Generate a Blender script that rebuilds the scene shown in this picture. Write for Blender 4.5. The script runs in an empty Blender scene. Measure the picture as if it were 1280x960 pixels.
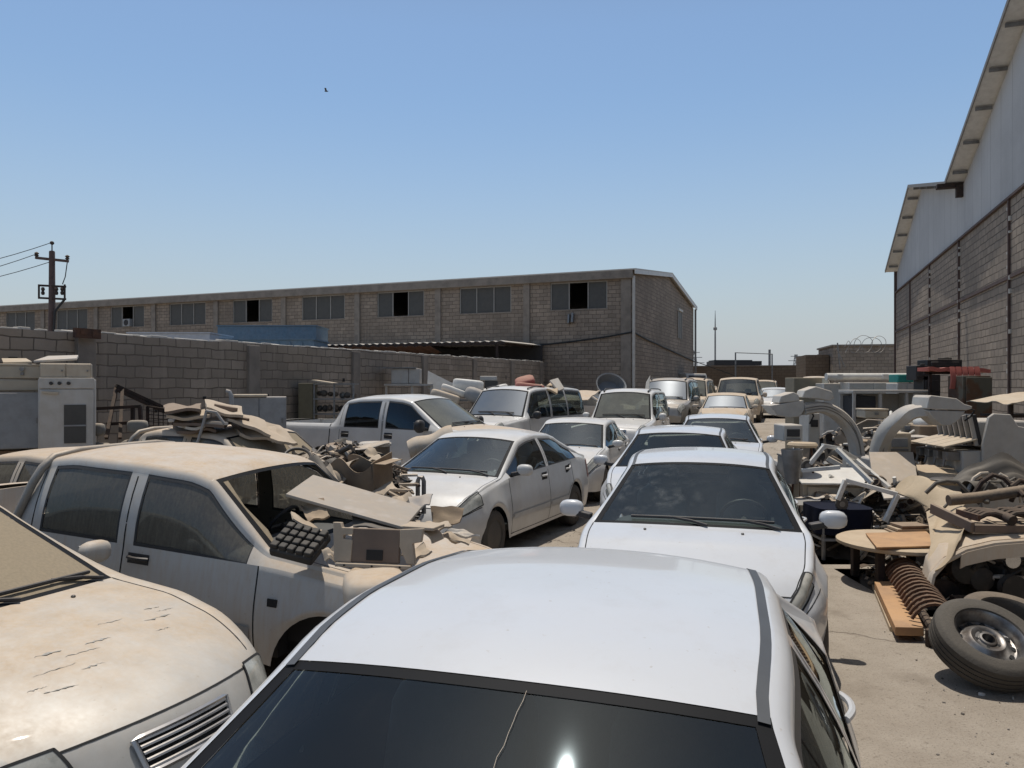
import bpy, bmesh, math, random
import numpy as np
from mathutils import Vector, Matrix, Euler, noise
R = math.radians
rng = random.Random(7)
sc = bpy.context.scene
COL = sc.collection
H = 2.05                      # eye height
def P(px, py, Y):             # a photo pixel at distance Y -> point in the yard
    return Vector(((px-640)/960*Y, Y, H-(py-482)/960*Y))
AX = Vector((.33, .944, 0)).normalized()      # the yard's long direction
def gz(x, y):                 # gentle rise of the yard towards its far end
    d = x*AX.x + y*AX.y
    t = min(1, max(0, (d-15)/15)); t = t*t*(3-2*t)
    return .55*t

# ------------------------------------------------------------------ materials
def nd(nt, typ, ins=None, **kw):
    n = nt.nodes.new(typ)
    for k, v in kw.items(): setattr(n, k, v)
    for k, v in (ins or {}).items():
        s = n.inputs[k]
        if isinstance(v, bpy.types.NodeSocket): nt.links.new(v, s)
        else: s.default_value = v
    return n
def rgba(c): return (c[0], c[1], c[2], 1)
def mixc(nt, fac, a, b, bt='MIX'):
    n = nt.nodes.new('ShaderNodeMix'); n.data_type = 'RGBA'; n.blend_type = bt
    for s, v in ((n.inputs[0], fac), (n.inputs[6], a), (n.inputs[7], b)):
        if isinstance(v, bpy.types.NodeSocket): nt.links.new(v, s)
        elif isinstance(v, (tuple, list)): s.default_value = rgba(v)
        else: s.default_value = v
    return n.outputs[2]
def mth(nt, op, a, b=0.0, c=None, clamp=False):
    n = nt.nodes.new('ShaderNodeMath'); n.operation = op; n.use_clamp = clamp
    for i, v in enumerate((a, b, c)):
        if v is None: continue
        if isinstance(v, bpy.types.NodeSocket): nt.links.new(v, n.inputs[i])
        else: n.inputs[i].default_value = v
    return n.outputs[0]
def mapr(nt, v, a, b, c=0.0, d=1.0):
    n = nd(nt, 'ShaderNodeMapRange', {0: v, 1: a, 2: b, 3: c, 4: d}); n.clamp = True
    return n.outputs[0]
def base_mat(name):
    m = bpy.data.materials.new(name); m.use_nodes = True
    nt = m.node_tree; nt.nodes.clear()
    out = nt.nodes.new('ShaderNodeOutputMaterial')
    return m, nt, out
def coords(nt, per_object=True):
    tc = nd(nt, 'ShaderNodeTexCoord')
    v = tc.outputs['Object']
    if per_object:
        oi = nd(nt, 'ShaderNodeObjectInfo')
        k = nd(nt, 'ShaderNodeVectorMath', {0: v, 1: oi.outputs['Random']}, operation='ADD')
        off = nd(nt, 'ShaderNodeVectorMath', {0: oi.outputs['Random'], 1: (17., 31., 23.)}, operation='MULTIPLY')
        k = nd(nt, 'ShaderNodeVectorMath', {0: v, 1: off.outputs[0]}, operation='ADD')
        v = k.outputs[0]
    return v
def noise_t(nt, v, scale, detail=5, rough=.6):
    return nd(nt, 'ShaderNodeTexNoise', {'Vector': v, 'Scale': scale, 'Detail': detail, 'Roughness': rough}).outputs['Fac']
DUST = (.49, .36, .235)
def M(name, col, rough=.6, metal=0., col2=None, ns=6., nlo=.4, nhi=.65, bump=0., bscale=40., dust=0., coat=0., back=None, spec=.5, dustcol=None, streak=0., flat_dust=.0, wipe=None):
    """general surface: two-tone wear, grain bump, dust lying on what faces up, rain streaks of dust on the sides"""
    m, nt, out = base_mat(name)
    v = coords(nt)
    c = rgba(col)
    base = None
    n1 = noise_t(nt, v, ns)
    base = mixc(nt, mapr(nt, n1, nlo, nhi), col, col2 if col2 else tuple(x*.86 for x in col))
    rsock = None
    if dust > 0 or flat_dust > 0:
        g = nd(nt, 'ShaderNodeNewGeometry')
        sep = nd(nt, 'ShaderNodeSeparateXYZ', {0: g.outputs['Normal']})
        up = mapr(nt, sep.outputs['Z'], .15, .85)
        n2 = noise_t(nt, v, 3.1, 7, .62); n3 = noise_t(nt, v, 38., 4, .7)
        patch = mapr(nt, n2, .28, .68, .55, 1.)
        a = mth(nt, 'MULTIPLY', mth(nt, 'MULTIPLY', up, dust), patch)
        b = mth(nt, 'MULTIPLY', mapr(nt, n2, .35, .75, .3, 1.), flat_dust)
        if streak > 0:
            mp = nd(nt, 'ShaderNodeMapping', {'Vector': v, 'Scale': (30., 30., 1.4)})
            n4 = noise_t(nt, mp.outputs[0], 1., 4, .6)
            b = mth(nt, 'ADD', b, mth(nt, 'MULTIPLY', mapr(nt, n4, .42, .72), streak))
        f = mth(nt, 'MULTIPLY', mth(nt, 'MAXIMUM', a, b), mapr(nt, n3, .3, .6, .74, 1.), clamp=True)
        if wipe:             # dust rubbed off towards the nose
            sx = nd(nt, 'ShaderNodeSeparateXYZ', {0: nd(nt, 'ShaderNodeTexCoord').outputs['Object']})
            wob = mth(nt, 'MULTIPLY', mth(nt, 'SUBTRACT', noise_t(nt, v, 2.6, 6, .65), .5), 1.1)
            f = mth(nt, 'MULTIPLY', f, mapr(nt, mth(nt, 'ADD', sx.outputs['X'], wob), wipe[0], wipe[1], 1., .30), clamp=True)
        dc_ = dustcol or DUST
        base = mixc(nt, f, base, mixc(nt, mapr(nt, noise_t(nt, v, 9., 8, .7), .35, .7), dc_, tuple(q*.84 for q in dc_)))
        rsock = mth(nt, 'ADD', mth(nt, 'MULTIPLY', f, .85-rough), rough)
        fsock = f
    if coat:                 # grit specks and water spots on paint
        sp_ = mapr(nt, noise_t(nt, v, 42., 2, .5), .70, .76, 0., .45)
        sp2 = mapr(nt, noise_t(nt, v, 5.5, 8, .75), .52, .74, 0., .16)
        base = mixc(nt, mth(nt, 'MAXIMUM', sp_, sp2), base, (.36, .30, .23))
    if back:
        g2 = nd(nt, 'ShaderNodeNewGeometry')
        base = mixc(nt, g2.outputs['Backfacing'], base, back)
    p = nd(nt, 'ShaderNodeBsdfPrincipled', {'Base Color': base, 'Roughness': rsock if rsock else rough, 'Metallic': metal})
    p.inputs['Specular IOR Level'].default_value = spec
    if coat:
        if rsock: nt.links.new(mth(nt, 'MULTIPLY', mth(nt, 'SUBTRACT', 1., fsock, clamp=True), coat), p.inputs['Coat Weight'])
        else: p.inputs['Coat Weight'].default_value = coat
        p.inputs['Coat Roughness'].default_value = .06
    if bump:
        nb = noise_t(nt, v, bscale, 4, .65)
        bp = nd(nt, 'ShaderNodeBump', {'Height': nb, 'Strength': bump, 'Distance': .01})
        nt.links.new(bp.outputs[0], p.inputs['Normal'])
    nt.links.new(p.outputs[0], out.inputs[0])
    return m
def GLASS(name, tint=(.55, .62, .62), dust=.1, dustcol=None, swirl=False, streaks=False, rough=.03, film=0.):
    m, nt, out = base_mat(name)
    v = coords(nt)
    tr = nd(nt, 'ShaderNodeBsdfTransparent', {'Color': rgba(tint)})
    gl = nd(nt, 'ShaderNodeBsdfGlossy', {'Color': (.78, .93, 1, 1), 'Roughness': rough})
    fr = nd(nt, 'ShaderNodeFresnel', {'IOR': 1.52})
    ff = mapr(nt, fr.outputs[0], 0., 1., .02, 1.)
    g1 = nd(nt, 'ShaderNodeMixShader', {0: ff, 1: tr.outputs[0], 2: gl.outputs[0]})
    n1 = noise_t(nt, v, 2.3, 7, .65); n2 = noise_t(nt, v, 60., 3, .7)
    f = mth(nt, 'MULTIPLY', mapr(nt, n1, .32, .72, dust*(.9*dust+.12), dust), mapr(nt, n2, .25, .65, .8, 1.))
    if swirl:
        mp = nd(nt, 'ShaderNodeMapping', {'Vector': nd(nt, 'ShaderNodeTexCoord').outputs['Object'], 'Location': (-.75, .42, -1.15)})
        ln = nd(nt, 'ShaderNodeVectorMath', {0: mp.outputs[0]}, operation='LENGTH').outputs['Value']
        wob = mth(nt, 'MULTIPLY', noise_t(nt, v, 2.4, 4), .6)
        rr = mth(nt, 'ADD', ln, wob)
        ring = mth(nt, 'POWER', mth(nt, 'ABSOLUTE', mth(nt, 'SINE', mth(nt, 'MULTIPLY', rr, 24.))), 1.3)
        fade = mapr(nt, ln, .62, .18)
        br = mapr(nt, noise_t(nt, v, 5., 6, .7), .46, .66)
        f = mth(nt, 'ADD', f, mth(nt, 'MULTIPLY', mth(nt, 'MULTIPLY', ring, fade), mth(nt, 'MULTIPLY', br, .17)), clamp=True)
    if streaks:
        mp = nd(nt, 'ShaderNodeMapping', {'Vector': v, 'Scale': (45., 45., 2.2)})
        n4 = noise_t(nt, mp.outputs[0], 1., 4, .6)
        f = mth(nt, 'MULTIPLY', f, mapr(nt, n4, .3, .7, .75, 1.15), clamp=True)
    df = nd(nt, 'ShaderNodeBsdfDiffuse', {'Color': rgba(dustcol or DUST)})
    tl = nd(nt, 'ShaderNodeBsdfTranslucent', {'Color': rgba(dustcol or DUST)})
    df = nd(nt, 'ShaderNodeMixShader', {0: .35, 1: df.outputs[0], 2: tl.outputs[0]})
    if film:
        hz_ = nd(nt, 'ShaderNodeBsdfGlossy', {'Color': (.9, .95, 1, 1), 'Roughness': .33})
        g1 = nd(nt, 'ShaderNodeMixShader', {0: film, 1: g1.outputs[0], 2: hz_.outputs[0]})
    g2 = nd(nt, 'ShaderNodeMixShader', {0: f, 1: g1.outputs[0], 2: df.outputs[0]})
    nt.links.new(g2.outputs[0], out.inputs[0])
    return m
def BLOCK(name, c1, c2, mortar, bw=.4, bh=.2, ms=.012, stain=(.16, .14, .12), bump=.6, wob=.02, offs=.5):
    """hollow concrete blocks: uneven joints, stains, pitted faces (UVs are metres)"""
    m, nt, out = base_mat(name)
    tc = nd(nt, 'ShaderNodeTexCoord'); uv = tc.outputs['UV']
    nz = nd(nt, 'ShaderNodeTexNoise', {'Vector': uv, 'Scale': 2.2, 'Detail': 4.})
    w = nd(nt, 'ShaderNodeVectorMath', {0: nz.outputs['Color'], 1: (.5, .5, .5)}, operation='SUBTRACT')
    w = nd(nt, 'ShaderNodeVectorMath', {0: w.outputs[0], 'Scale': wob*3}, operation='SCALE')
    uvw = nd(nt, 'ShaderNodeVectorMath', {0: uv, 1: w.outputs[0]}, operation='ADD').outputs[0]
    b = nd(nt, 'ShaderNodeTexBrick', {'Vector': uvw, 'Color1': rgba(c1), 'Color2': rgba(c2), 'Mortar': rgba(mortar), 'Scale': 1., 'Mortar Size': ms, 'Mortar Smooth': .3, 'Bias': 0., 'Brick Width': bw, 'Row Height': bh})
    b.offset = offs
    n1 = nd(nt, 'ShaderNodeTexNoise', {'Vector': uv, 'Scale': .35, 'Detail': 8., 'Roughness': .65}).outputs['Fac']
    n2 = nd(nt, 'ShaderNodeTexNoise', {'Vector': uv, 'Scale': 22., 'Detail': 5., 'Roughness': .7}).outputs['Fac']
    mp = nd(nt, 'ShaderNodeMapping', {'Vector': uv, 'Scale': (2.4, .22, 1.)})
    n3 = nd(nt, 'ShaderNodeTexNoise', {'Vector': mp.outputs[0], 'Scale': 1.4, 'Detail': 6., 'Roughness': .6}).outputs['Fac']
    c = mixc(nt, mapr(nt, n1, .40, .66, 0., .75), b.outputs['Color'], stain)
    c = mixc(nt, mapr(nt, n3, .55, .8, 0., .45), c, tuple(x*1.25 for x in c1))
    c = mixc(nt, mapr(nt, n2, .3, .7, .22, 0.), c, tuple(x*.5 for x in c1))
    h = mth(nt, 'ADD', mth(nt, 'MULTIPLY', b.outputs['Fac'], -1.), mth(nt, 'MULTIPLY', n2, .35))
    bp = nd(nt, 'ShaderNodeBump', {'Height': h, 'Strength': bump, 'Distance': .02})
    p = nd(nt, 'ShaderNodeBsdfPrincipled', {'Base Color': c, 'Roughness': .92, 'Normal': bp.outputs[0]})
    p.inputs['Specular IOR Level'].default_value = .2
    nt.links.new(p.outputs[0], out.inputs[0])
    return m

# ------------------------------------------------------------------ mesh helpers
class MB:
    def __init__(s): s.v = []; s.f = []; s.mi = []
    def add(s, vs, fs, m=0):
        o = len(s.v); s.v += [tuple(v) for v in vs]
        for f in fs: s.f.append([o+i for i in f]); s.mi.append(m)
        return s
    def box(s, c, d, rot=(0, 0, 0), m=0, taper=1.):
        E = Euler(rot).to_matrix(); c = Vector(c)
        vs = []
        for z in (-.5, .5):
            k = taper if z > 0 else 1.
            for x, y in ((-.5, -.5), (.5, -.5), (.5, .5), (-.5, .5)):
                vs.append(c + E @ Vector((x*d[0]*k, y*d[1]*k, z*d[2])))
        return s.add(vs, [(3, 2, 1, 0), (4, 5, 6, 7), (0, 1, 5, 4), (1, 2, 6, 5), (2, 3, 7, 6), (3, 0, 4, 7)], m)
    def bar(s, a, b, w, h=None, m=0):          # rectangular bar from a to b
        a, b = Vector(a), Vector(b); h = h or w
        d = b-a; L = d.length
        q = d.to_track_quat('X', 'Z').to_matrix()
        vs = []
        for x in (0, L):
            for y, z in ((-.5, -.5), (.5, -.5), (.5, .5), (-.5, .5)): vs.append(a + q @ Vector((x, y*w, z*h)))
        return s.add(vs, [(3, 2, 1, 0), (4, 5, 6, 7), (0, 1, 5, 4), (1, 2, 6, 5), (2, 3, 7, 6), (3, 0, 4, 7)], m)
    def tube(s, path, r, n=8, m=0, closed=False, cap=True):
        path = [Vector(p) for p in path]; k = len(path)
        rs = r if isinstance(r, (list, tuple)) else [r]*k
        rings = []; up = None
        for i in range(k):
            if closed: t = path[(i+1) % k]-path[i-1]
            else: t = path[min(i+1, k-1)]-path[max(i-1, 0)]
            t.normalize()
            if up is None:
                up = t.orthogonal().normalized()
            up = (up - t*up.dot(t)).normalized(); sd = t.cross(up)
            rings.append([path[i] + (up*math.cos(2*math.pi*j/n) + sd*math.sin(2*math.pi*j/n))*rs[i] for j in range(n)])
        vs = [p for rg in rings for p in rg]; fs = []
        for i in range(k if closed else k-1):
            a, b = i*n, ((i+1) % k)*n
            for j in range(n): fs.append((a+j, a+(j+1) % n, b+(j+1) % n, b+j))
        if cap and not closed: fs += [tuple(range(n))[::-1], tuple((k-1)*n+j for j in range(n))]
        return s.add(vs, fs, m)
    def lathe(s, prof, n=24, c=(0, 0, 0), axis='Z', m=0):
        c = Vector(c); vs = []; fs = []
        for r, z in prof:
            for j in range(n):
                a = 2*math.pi*j/n; p = Vector((r*math.cos(a), r*math.sin(a), z))
                if axis == 'Y': p = Vector((p.x, -p.z, p.y))
                if axis == 'X': p = Vector((p.z, p.x, p.y))
                vs.append(c+p)
        for i in range(len(prof)-1):
            for j in range(n): fs.append((i*n+j, i*n+(j+1) % n, (i+1)*n+(j+1) % n, (i+1)*n+j))
        if prof[0][0] > 1e-4: fs.append(tuple(range(n))[::-1])
        if prof[-1][0] > 1e-4: fs.append(tuple((len(prof)-1)*n+j for j in range(n)))
        return s.add(vs, fs, m)
    def prism(s, poly, z0, z1, m=0, xf=None):   # polygon in XY pushed along Z, then an optional matrix
        n = len(poly); vs = [Vector((x, y, z)) for z in (z0, z1) for x, y in poly]
        if xf is not None: vs = [xf @ v for v in vs]
        fs = [tuple(range(n))[::-1], tuple(range(n, 2*n))]
        fs += [(i, (i+1) % n, n+(i+1) % n, n+i) for i in range(n)]
        return s.add(vs, fs, m)
    def sphere(s, c, rad, n=12, k=8, m=0, rot=(0, 0, 0)):
        c = Vector(c); rad = Vector(rad) if not isinstance(rad, (int, float)) else Vector((rad,)*3)
        E = Euler(rot).to_matrix(); vs = []; fs = []
        for i in range(k+1):
            th = math.pi*i/k
            for j in range(n):
                a = 2*math.pi*j/n
                vs.append(c + E @ Vector((rad.x*math.sin(th)*math.cos(a), rad.y*math.sin(th)*math.sin(a), rad.z*math.cos(th))))
        for i in range(k):
            for j in range(n): fs.append((i*n+j, (i+1)*n+j, (i+1)*n+(j+1) % n, i*n+(j+1) % n))
        return s.add(vs, fs, m)
    def sheet(s, fn, nu, nv, th=.004, m=0):     # fn(u,v)->point; a sheet with thickness
        g = [[Vector(fn(i/nu, j/nv)) for j in range(nv+1)] for i in range(nu+1)]
        nn = (nu+1)*(nv+1); top = []; bot = []
        for i in range(nu+1):
            for j in range(nv+1):
                du = g[min(i+1, nu)][j]-g[max(i-1, 0)][j]; dv = g[i][min(j+1, nv)]-g[i][max(j-1, 0)]
                n_ = du.cross(dv); n_ = n_.normalized() if n_.length > 1e-9 else Vector((0, 0, 1))
                top.append(g[i][j]+n_*th*.5); bot.append(g[i][j]-n_*th*.5)
        fs = []; id_ = lambda i, j: i*(nv+1)+j
        for i in range(nu):
            for j in range(nv):
                fs.append((id_(i, j), id_(i+1, j), id_(i+1, j+1), id_(i, j+1)))
                fs.append((nn+id_(i, j), nn+id_(i, j+1), nn+id_(i+1, j+1), nn+id_(i+1, j)))
        for i in range(nu):
            fs.append((id_(i, 0), nn+id_(i, 0), nn+id_(i+1, 0), id_(i+1, 0)))
            fs.append((id_(i+1, nv), nn+id_(i+1, nv), nn+id_(i, nv), id_(i, nv)))
        for j in range(nv):
            fs.append((id_(0, j+1), nn+id_(0, j+1), nn+id_(0, j), id_(0, j)))
            fs.append((id_(nu, j), nn+id_(nu, j), nn+id_(nu, j+1), id_(nu, j+1)))
        return s.add(top+bot, fs, m)
    def mesh(s, name, mats, ang=35):
        me = bpy.data.meshes.new(name); me.from_pydata(s.v, [], s.f)
        for m in (mats if isinstance(mats, (list, tuple)) else [mats]): me.materials.append(m)
        me.polygons.foreach_set('material_index', s.mi)
        me.polygons.foreach_set('use_smooth', [True]*len(s.f))
        me.update()
        uv = me.uv_layers.new(name='UVMap')
        buf = np.zeros(len(me.loops)*2, np.float32)
        for p in me.polygons:
            n_ = p.normal
            if abs(n_.z) > .7: a, b = Vector((1, 0, 0)), Vector((0, 1, 0))
            else:
                a = Vector((-n_.y, n_.x, 0)).normalized(); b = Vector((0, 0, 1))
            for li in p.loop_indices:
                co = me.vertices[me.loops[li].vertex_index].co
                buf[2*li] = co.dot(a); buf[2*li+1] = co.dot(b)
        uv.data.foreach_set('uv', buf)
        me.set_sharp_from_angle(angle=R(ang))
        return me
def link(name, me, parent=None, loc=None, rot=None):
    o = bpy.data.objects.new(name, me); COL.objects.link(o)
    if parent: o.parent = parent
    if loc is not None: o.location = loc
    if rot is not None: o.rotation_euler = rot
    return o
def bev(o, w, seg=2):
    b = o.modifiers.new('bevel', 'BEVEL'); b.width = w; b.segments = seg; b.limit_method = 'ANGLE'; b.angle_limit = R(40)
    return o
def part(name, mb, mats, parent, bevel=0, ang=35, loc=None, rot=None):
    o = link(name, mb.mesh(name, mats, ang), parent, loc, rot)
    if bevel: bev(o, bevel)
    return o
def tag(o, label, cat, group=None):
    o['label'] = label; o['category'] = cat
    if group: o['group'] = group
    if o.name.split('.')[0] in ('yard_wall', 'end_wall'): o['kind'] = 'thing'
    return o
def thing(name, label, cat, loc=(0, 0, 0), rot=(0, 0, 0), group=None):
    o = bpy.data.objects.new(name, None); COL.objects.link(o); o.empty_display_size = .2
    o.location = loc; o.rotation_euler = rot
    return tag(o, label, cat, group)
def single(name, mb, mats, label, cat, loc=(0, 0, 0), rot=(0, 0, 0), group=None, bevel=0, ang=35):
    o = part(name, mb, mats, None, bevel, ang, loc, rot)
    return tag(o, label, cat, group)
def structure(name, mb, mats, ang=35):
    o = part(name, mb, mats, None, 0, ang); o['kind'] = 'structure'; return o
def copy_tree(o, parent=None, swap=None):
    c = o.copy(); COL.objects.link(c)
    if parent: c.parent = parent
    if swap and c.type == 'MESH':
        for sl in c.material_slots:
            if sl.material and sl.material.name in swap:
                new = swap[sl.material.name]; sl.link = 'OBJECT'; sl.material = new
    for ch in list(o.children): copy_tree(ch, c, swap)
    return c
def local(pts):                # points -> (origin, offsets)
    pts = [Vector(p) for p in pts]
    c = sum(pts, Vector())/len(pts)
    return c, [p-c for p in pts]
def slab(name, pts, th, mat, label, cat, group=None, nu=1, nv=1, bevel=.004, warp=0., seed=0):
    """a board/sheet through four corner points"""
    c, q = local(pts)
    def fn(u, v):
        p = q[0]*(1-u)*(1-v)+q[1]*u*(1-v)+q[2]*u*v+q[3]*(1-u)*v
        if warp: p = p + Vector((0, 0, warp*noise.noise((u*2.3+seed, v*2.3, seed*1.7))))
        return p
    if warp: nu, nv = max(nu, 8), max(nv, 8)
    mb = MB().sheet(fn, nu, nv, th)
    return single(name, mb, mat, label, cat, loc=c, group=group, bevel=0 if warp else bevel)
# ------------------------------------------------------------------ palette
m_white = M('white_paint', (.56, .57, .585), .34, dust=.10, flat_dust=.05, coat=.6, back=(.10, .10, .10), ns=1.5, col2=(.535, .545, .56))
m_white_used = M('white_paint_used', (.62, .62, .605), .36, dust=.30, flat_dust=.22, coat=.5, back=(.10, .10, .10), ns=2., streak=.08)
m_white_dusty = M('white_paint_dusty', (.55, .55, .53), .45, dust=1.0, flat_dust=.22, coat=.15, back=(.16, .145, .12), ns=3., col2=(.52, .51, .49), streak=.30)
m_tan_dusty = M('dust_covered_paint', (.52, .48, .42), .5, dust=1.0, flat_dust=.55, back=(.12, .11, .09), ns=2., streak=.3)
m_silver = M('silver_paint', (.50, .50, .48), .42, .25, dust=1., flat_dust=.2, coat=.1, wipe=(1.7, 2.5), back=(.1, .1, .1), dustcol=(.53, .41, .285))
m_grey_car = M('grey_paint_dusty', (.27, .28, .28), .4, .3, dust=.55, flat_dust=.3, coat=.3, back=(.08, .08, .08))
m_black_plastic = M('black_plastic', (.028, .028, .03), .5, dust=.15)
m_rubber = M('rubber_trim', (.035, .036, .038), .62, dust=.10)
m_grey_strip = M('grey_roof_strip', (.062, .065, .07), .55)
m_tyre = M('tyre_rubber', (.035, .034, .033), .82, dust=.35, flat_dust=.14, bump=.3, bscale=60)
m_tyre_dusty = M('dusty_tyre_rubber', (.038, .034, .029), .85, dust=.26, flat_dust=.20, bump=.4, bscale=70, dustcol=(.30, .25, .19))
m_rim = M('steel_rim', (.22, .22, .22), .38, .85, col2=(.10, .09, .085), ns=9., dust=.15)
m_rim_dull = M('painted_rim', (.06, .06, .06), .55, .3, dust=.3, flat_dust=.18)
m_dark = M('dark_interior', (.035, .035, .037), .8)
m_dash = M('grey_dashboard', (.09, .088, .083), .8)
m_seat = M('seat_fabric', (.34, .33, .31), .9, bump=.2, bscale=200)
m_seat_grey = M('grey_seat_fabric', (.22, .21, .19), .9, bump=.2, bscale=200, dust=.5)
m_gap = M('panel_gap_dark', (.02, .02, .02), .9)
m_lens = M('headlight_lens', (.46, .46, .42), .2, 0., dust=.25, flat_dust=.12, coat=.9, col2=(.26, .27, .25), ns=9., bump=.08, bscale=30)
m_red_lens = M('red_lamp_lens', (.25, .02, .02), .3, flat_dust=.3)
m_chrome = M('dull_chrome', (.5, .5, .5), .25, .9, dust=.3)
g_clear = GLASS('windscreen_glass', (.58, .66, .66), .02)
m_seal = M('black_glass_border', (.010, .010, .011), .6, spec=.12)
g_swirl = GLASS('windscreen_glass_smeared', (.70, .79, .78), .06, (.55, .56, .54), swirl=True)
g_used = GLASS('windscreen_glass_used', (.74, .83, .82), .075, (.45, .46, .42), film=.02)
g_tint = GLASS('tinted_side_glass', (.06, .07, .08), .02)
g_side = GLASS('side_glass', (.46, .52, .51), .06)
g_dusty = GLASS('dusty_side_glass', (.30, .33, .31), .66, (.33, .295, .24), streaks=True)
g_dustyws = GLASS('dusty_windscreen', (.45, .50, .46), .62, (.40, .39, .33))
g_caked = GLASS('dust_caked_windscreen', (.3, .3, .3), 1.0, (.46, .375, .265))
g_glare = GLASS('dusty_glare_windscreen', (.4, .42, .40), .30, (.50, .48, .42), rough=.10, film=.30)
m_block_near = BLOCK('grey_block_wall', (.39, .335, .28), (.285, .245, .20), (.105, .088, .072), stain=(.18, .155, .13), wob=.03)
m_block_far = BLOCK('brown_block_wall', (.345, .285, .23), (.245, .203, .165), (.085, .07, .058), stain=(.17, .142, .118), wob=.03)
m_block_right = BLOCK('hall_block_wall', (.40, .33, .265), (.29, .24, .195), (.12, .098, .078), ms=.016, stain=(.19, .165, .14), wob=.018, bump=.9)
m_block_brown = BLOCK('earth_block_wall', (.19, .145, .105), (.16, .12, .09), (.08, .06, .045), stain=(.13, .10, .07))
m_concrete = M('grey_concrete', (.22, .21, .20), .9, col2=(.16, .15, .14), ns=3., bump=.3)
m_conc_post = M('weathered_concrete', (.245, .215, .185), .92, col2=(.18, .157, .135), ns=2.4, bump=.5, bscale=25)
m_clad = BLOCK('white_metal_cladding', (.56, .56, .555), (.52, .52, .52), (.24, .24, .24), bw=1.05, bh=60., ms=.012, stain=(.42, .42, .42), bump=.25, wob=0., offs=0.)
m_soffit = M('white_roof_sheet', (.62, .63, .62), .6, dust=.2, flat_dust=.1)
m_roofedge = M('grey_roof_edge', (.21, .20, .19), .7, dust=.2)
m_roofwhite = M('pale_roof_sheet', (.5, .48, .44), .6, dust=.4)
m_rust = M('rusty_steel', (.13, .065, .04), .85, .2, col2=(.07, .04, .03), ns=8., bump=.4, dust=.35)
m_darkrust = M('dark_rusty_iron', (.06, .04, .034), .85, .3, col2=(.03, .025, .022), ns=9., bump=.4, dust=.25)
m_steel = M('grey_steel', (.24, .24, .24), .5, .6, dust=.45, col2=(.17, .165, .16))
m_pane = M('dusty_window_pane', (.07, .07, .068), .4, flat_dust=.3, dustcol=(.13, .12, .105), spec=.3)
m_engine = M('oily_engine_metal', (.022, .020, .018), .7, .2, col2=(.05, .04, .034), ns=11., nlo=.5, nhi=.7, dust=.10)
m_frame = M('pale_window_frame', (.30, .29, .27), .6)
m_blue = M('blue_sheet', (.10, .19, .28), .7, col2=(.08, .155, .23), flat_dust=.15)
m_paleblue = M('pale_blue_sheet', (.42, .46, .52), .6, flat_dust=.1)
m_cream = M('cream_enamel', (.50, .45, .36), .5, dust=.75, flat_dust=.22, col2=(.42, .36, .28))
m_offwhite = M('off_white_enamel', (.50, .50, .48), .5, dust=.7, flat_dust=.15, col2=(.44, .43, .40), streak=.1)
m_greybox = M('grey_enamel', (.27, .29, .31), .5, dust=.7, flat_dust=.12, col2=(.22, .235, .25))
m_greymach = M('machine_grey', (.46, .46, .44), .5, dust=.6, flat_dust=.18, col2=(.40, .395, .38), streak=.15)
m_beigemach = M('machine_beige', (.45, .41, .33), .55, dust=.8, flat_dust=.3)
m_board = M('beige_board', (.48, .385, .27), .8, col2=(.40, .31, .21), ns=5., dust=.5, bump=.2)
m_card = M('brown_cardboard', (.25, .19, .13), .9, col2=(.19, .14, .10), ns=4., dust=.6, bump=.2)
m_canvas = M('tan_canvas', (.46, .37, .255), .95, col2=(.38, .30, .20), ns=3., dust=.4, bump=.35, bscale=30)
m_wood = M('orange_plank_wood', (.48, .26, .11), .75, col2=(.32, .17, .08), ns=3., dust=.35, flat_dust=.22, bump=.3, bscale=30)
m_oldwood = M('old_grey_wood', (.22, .16, .11), .85, col2=(.15, .10, .07), ns=5., dust=.5, bump=.4)
m_navy = M('navy_cover', (.010, .012, .024), .85, spec=.15)
m_red = M('faded_red_plastic', (.50, .13, .10), .6, dust=.45, flat_dust=.15, dustcol=(.55, .35, .28))
m_pink = M('dusty_red_seat', (.32, .10, .09), .85, dust=.5)
m_teal = M('teal_plastic', (.03, .28, .24), .5, dust=.2)
m_green = M('green_sticker_film', (.02, .30, .13), .5)
m_sticker = M('white_sticker_film', (.75, .78, .75), .5)
m_dashdirt = M('dusty_dark_plastic', (.07, .065, .06), .75, dust=.5, flat_dust=.2, dustcol=(.30, .25, .19))
m_scrap = M('scrap_iron', (.085, .075, .068), .75, .35, col2=(.16, .13, .10), ns=7., dust=.55, flat_dust=.2, bump=.4)
m_alu = M('dusty_aluminium', (.32, .31, .29), .5, .5, dust=.6, flat_dust=.2, bump=.2)
m_trim = M('beige_trim_panel', (.42, .35, .27), .75, dust=.5, col2=(.36, .30, .23), bump=.15)
m_browntrim = M('brown_trim_panel', (.16, .12, .095), .8, dust=.5, bump=.15)
m_whitepl = M('white_plastic', (.66, .66, .63), .5, dust=.4, flat_dust=.1)
m_wire = M('black_cable', (.02, .02, .02), .7)
m_bronze = M('brown_weathered_post', (.10, .065, .055), .8, col2=(.07, .045, .04))
m_sheetgrey = M('scuffed_grey_sheet', (.30, .285, .26), .55, .25, dust=.55, flat_dust=.2, col2=(.42, .41, .40), ns=5., nlo=.55, nhi=.75)

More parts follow.
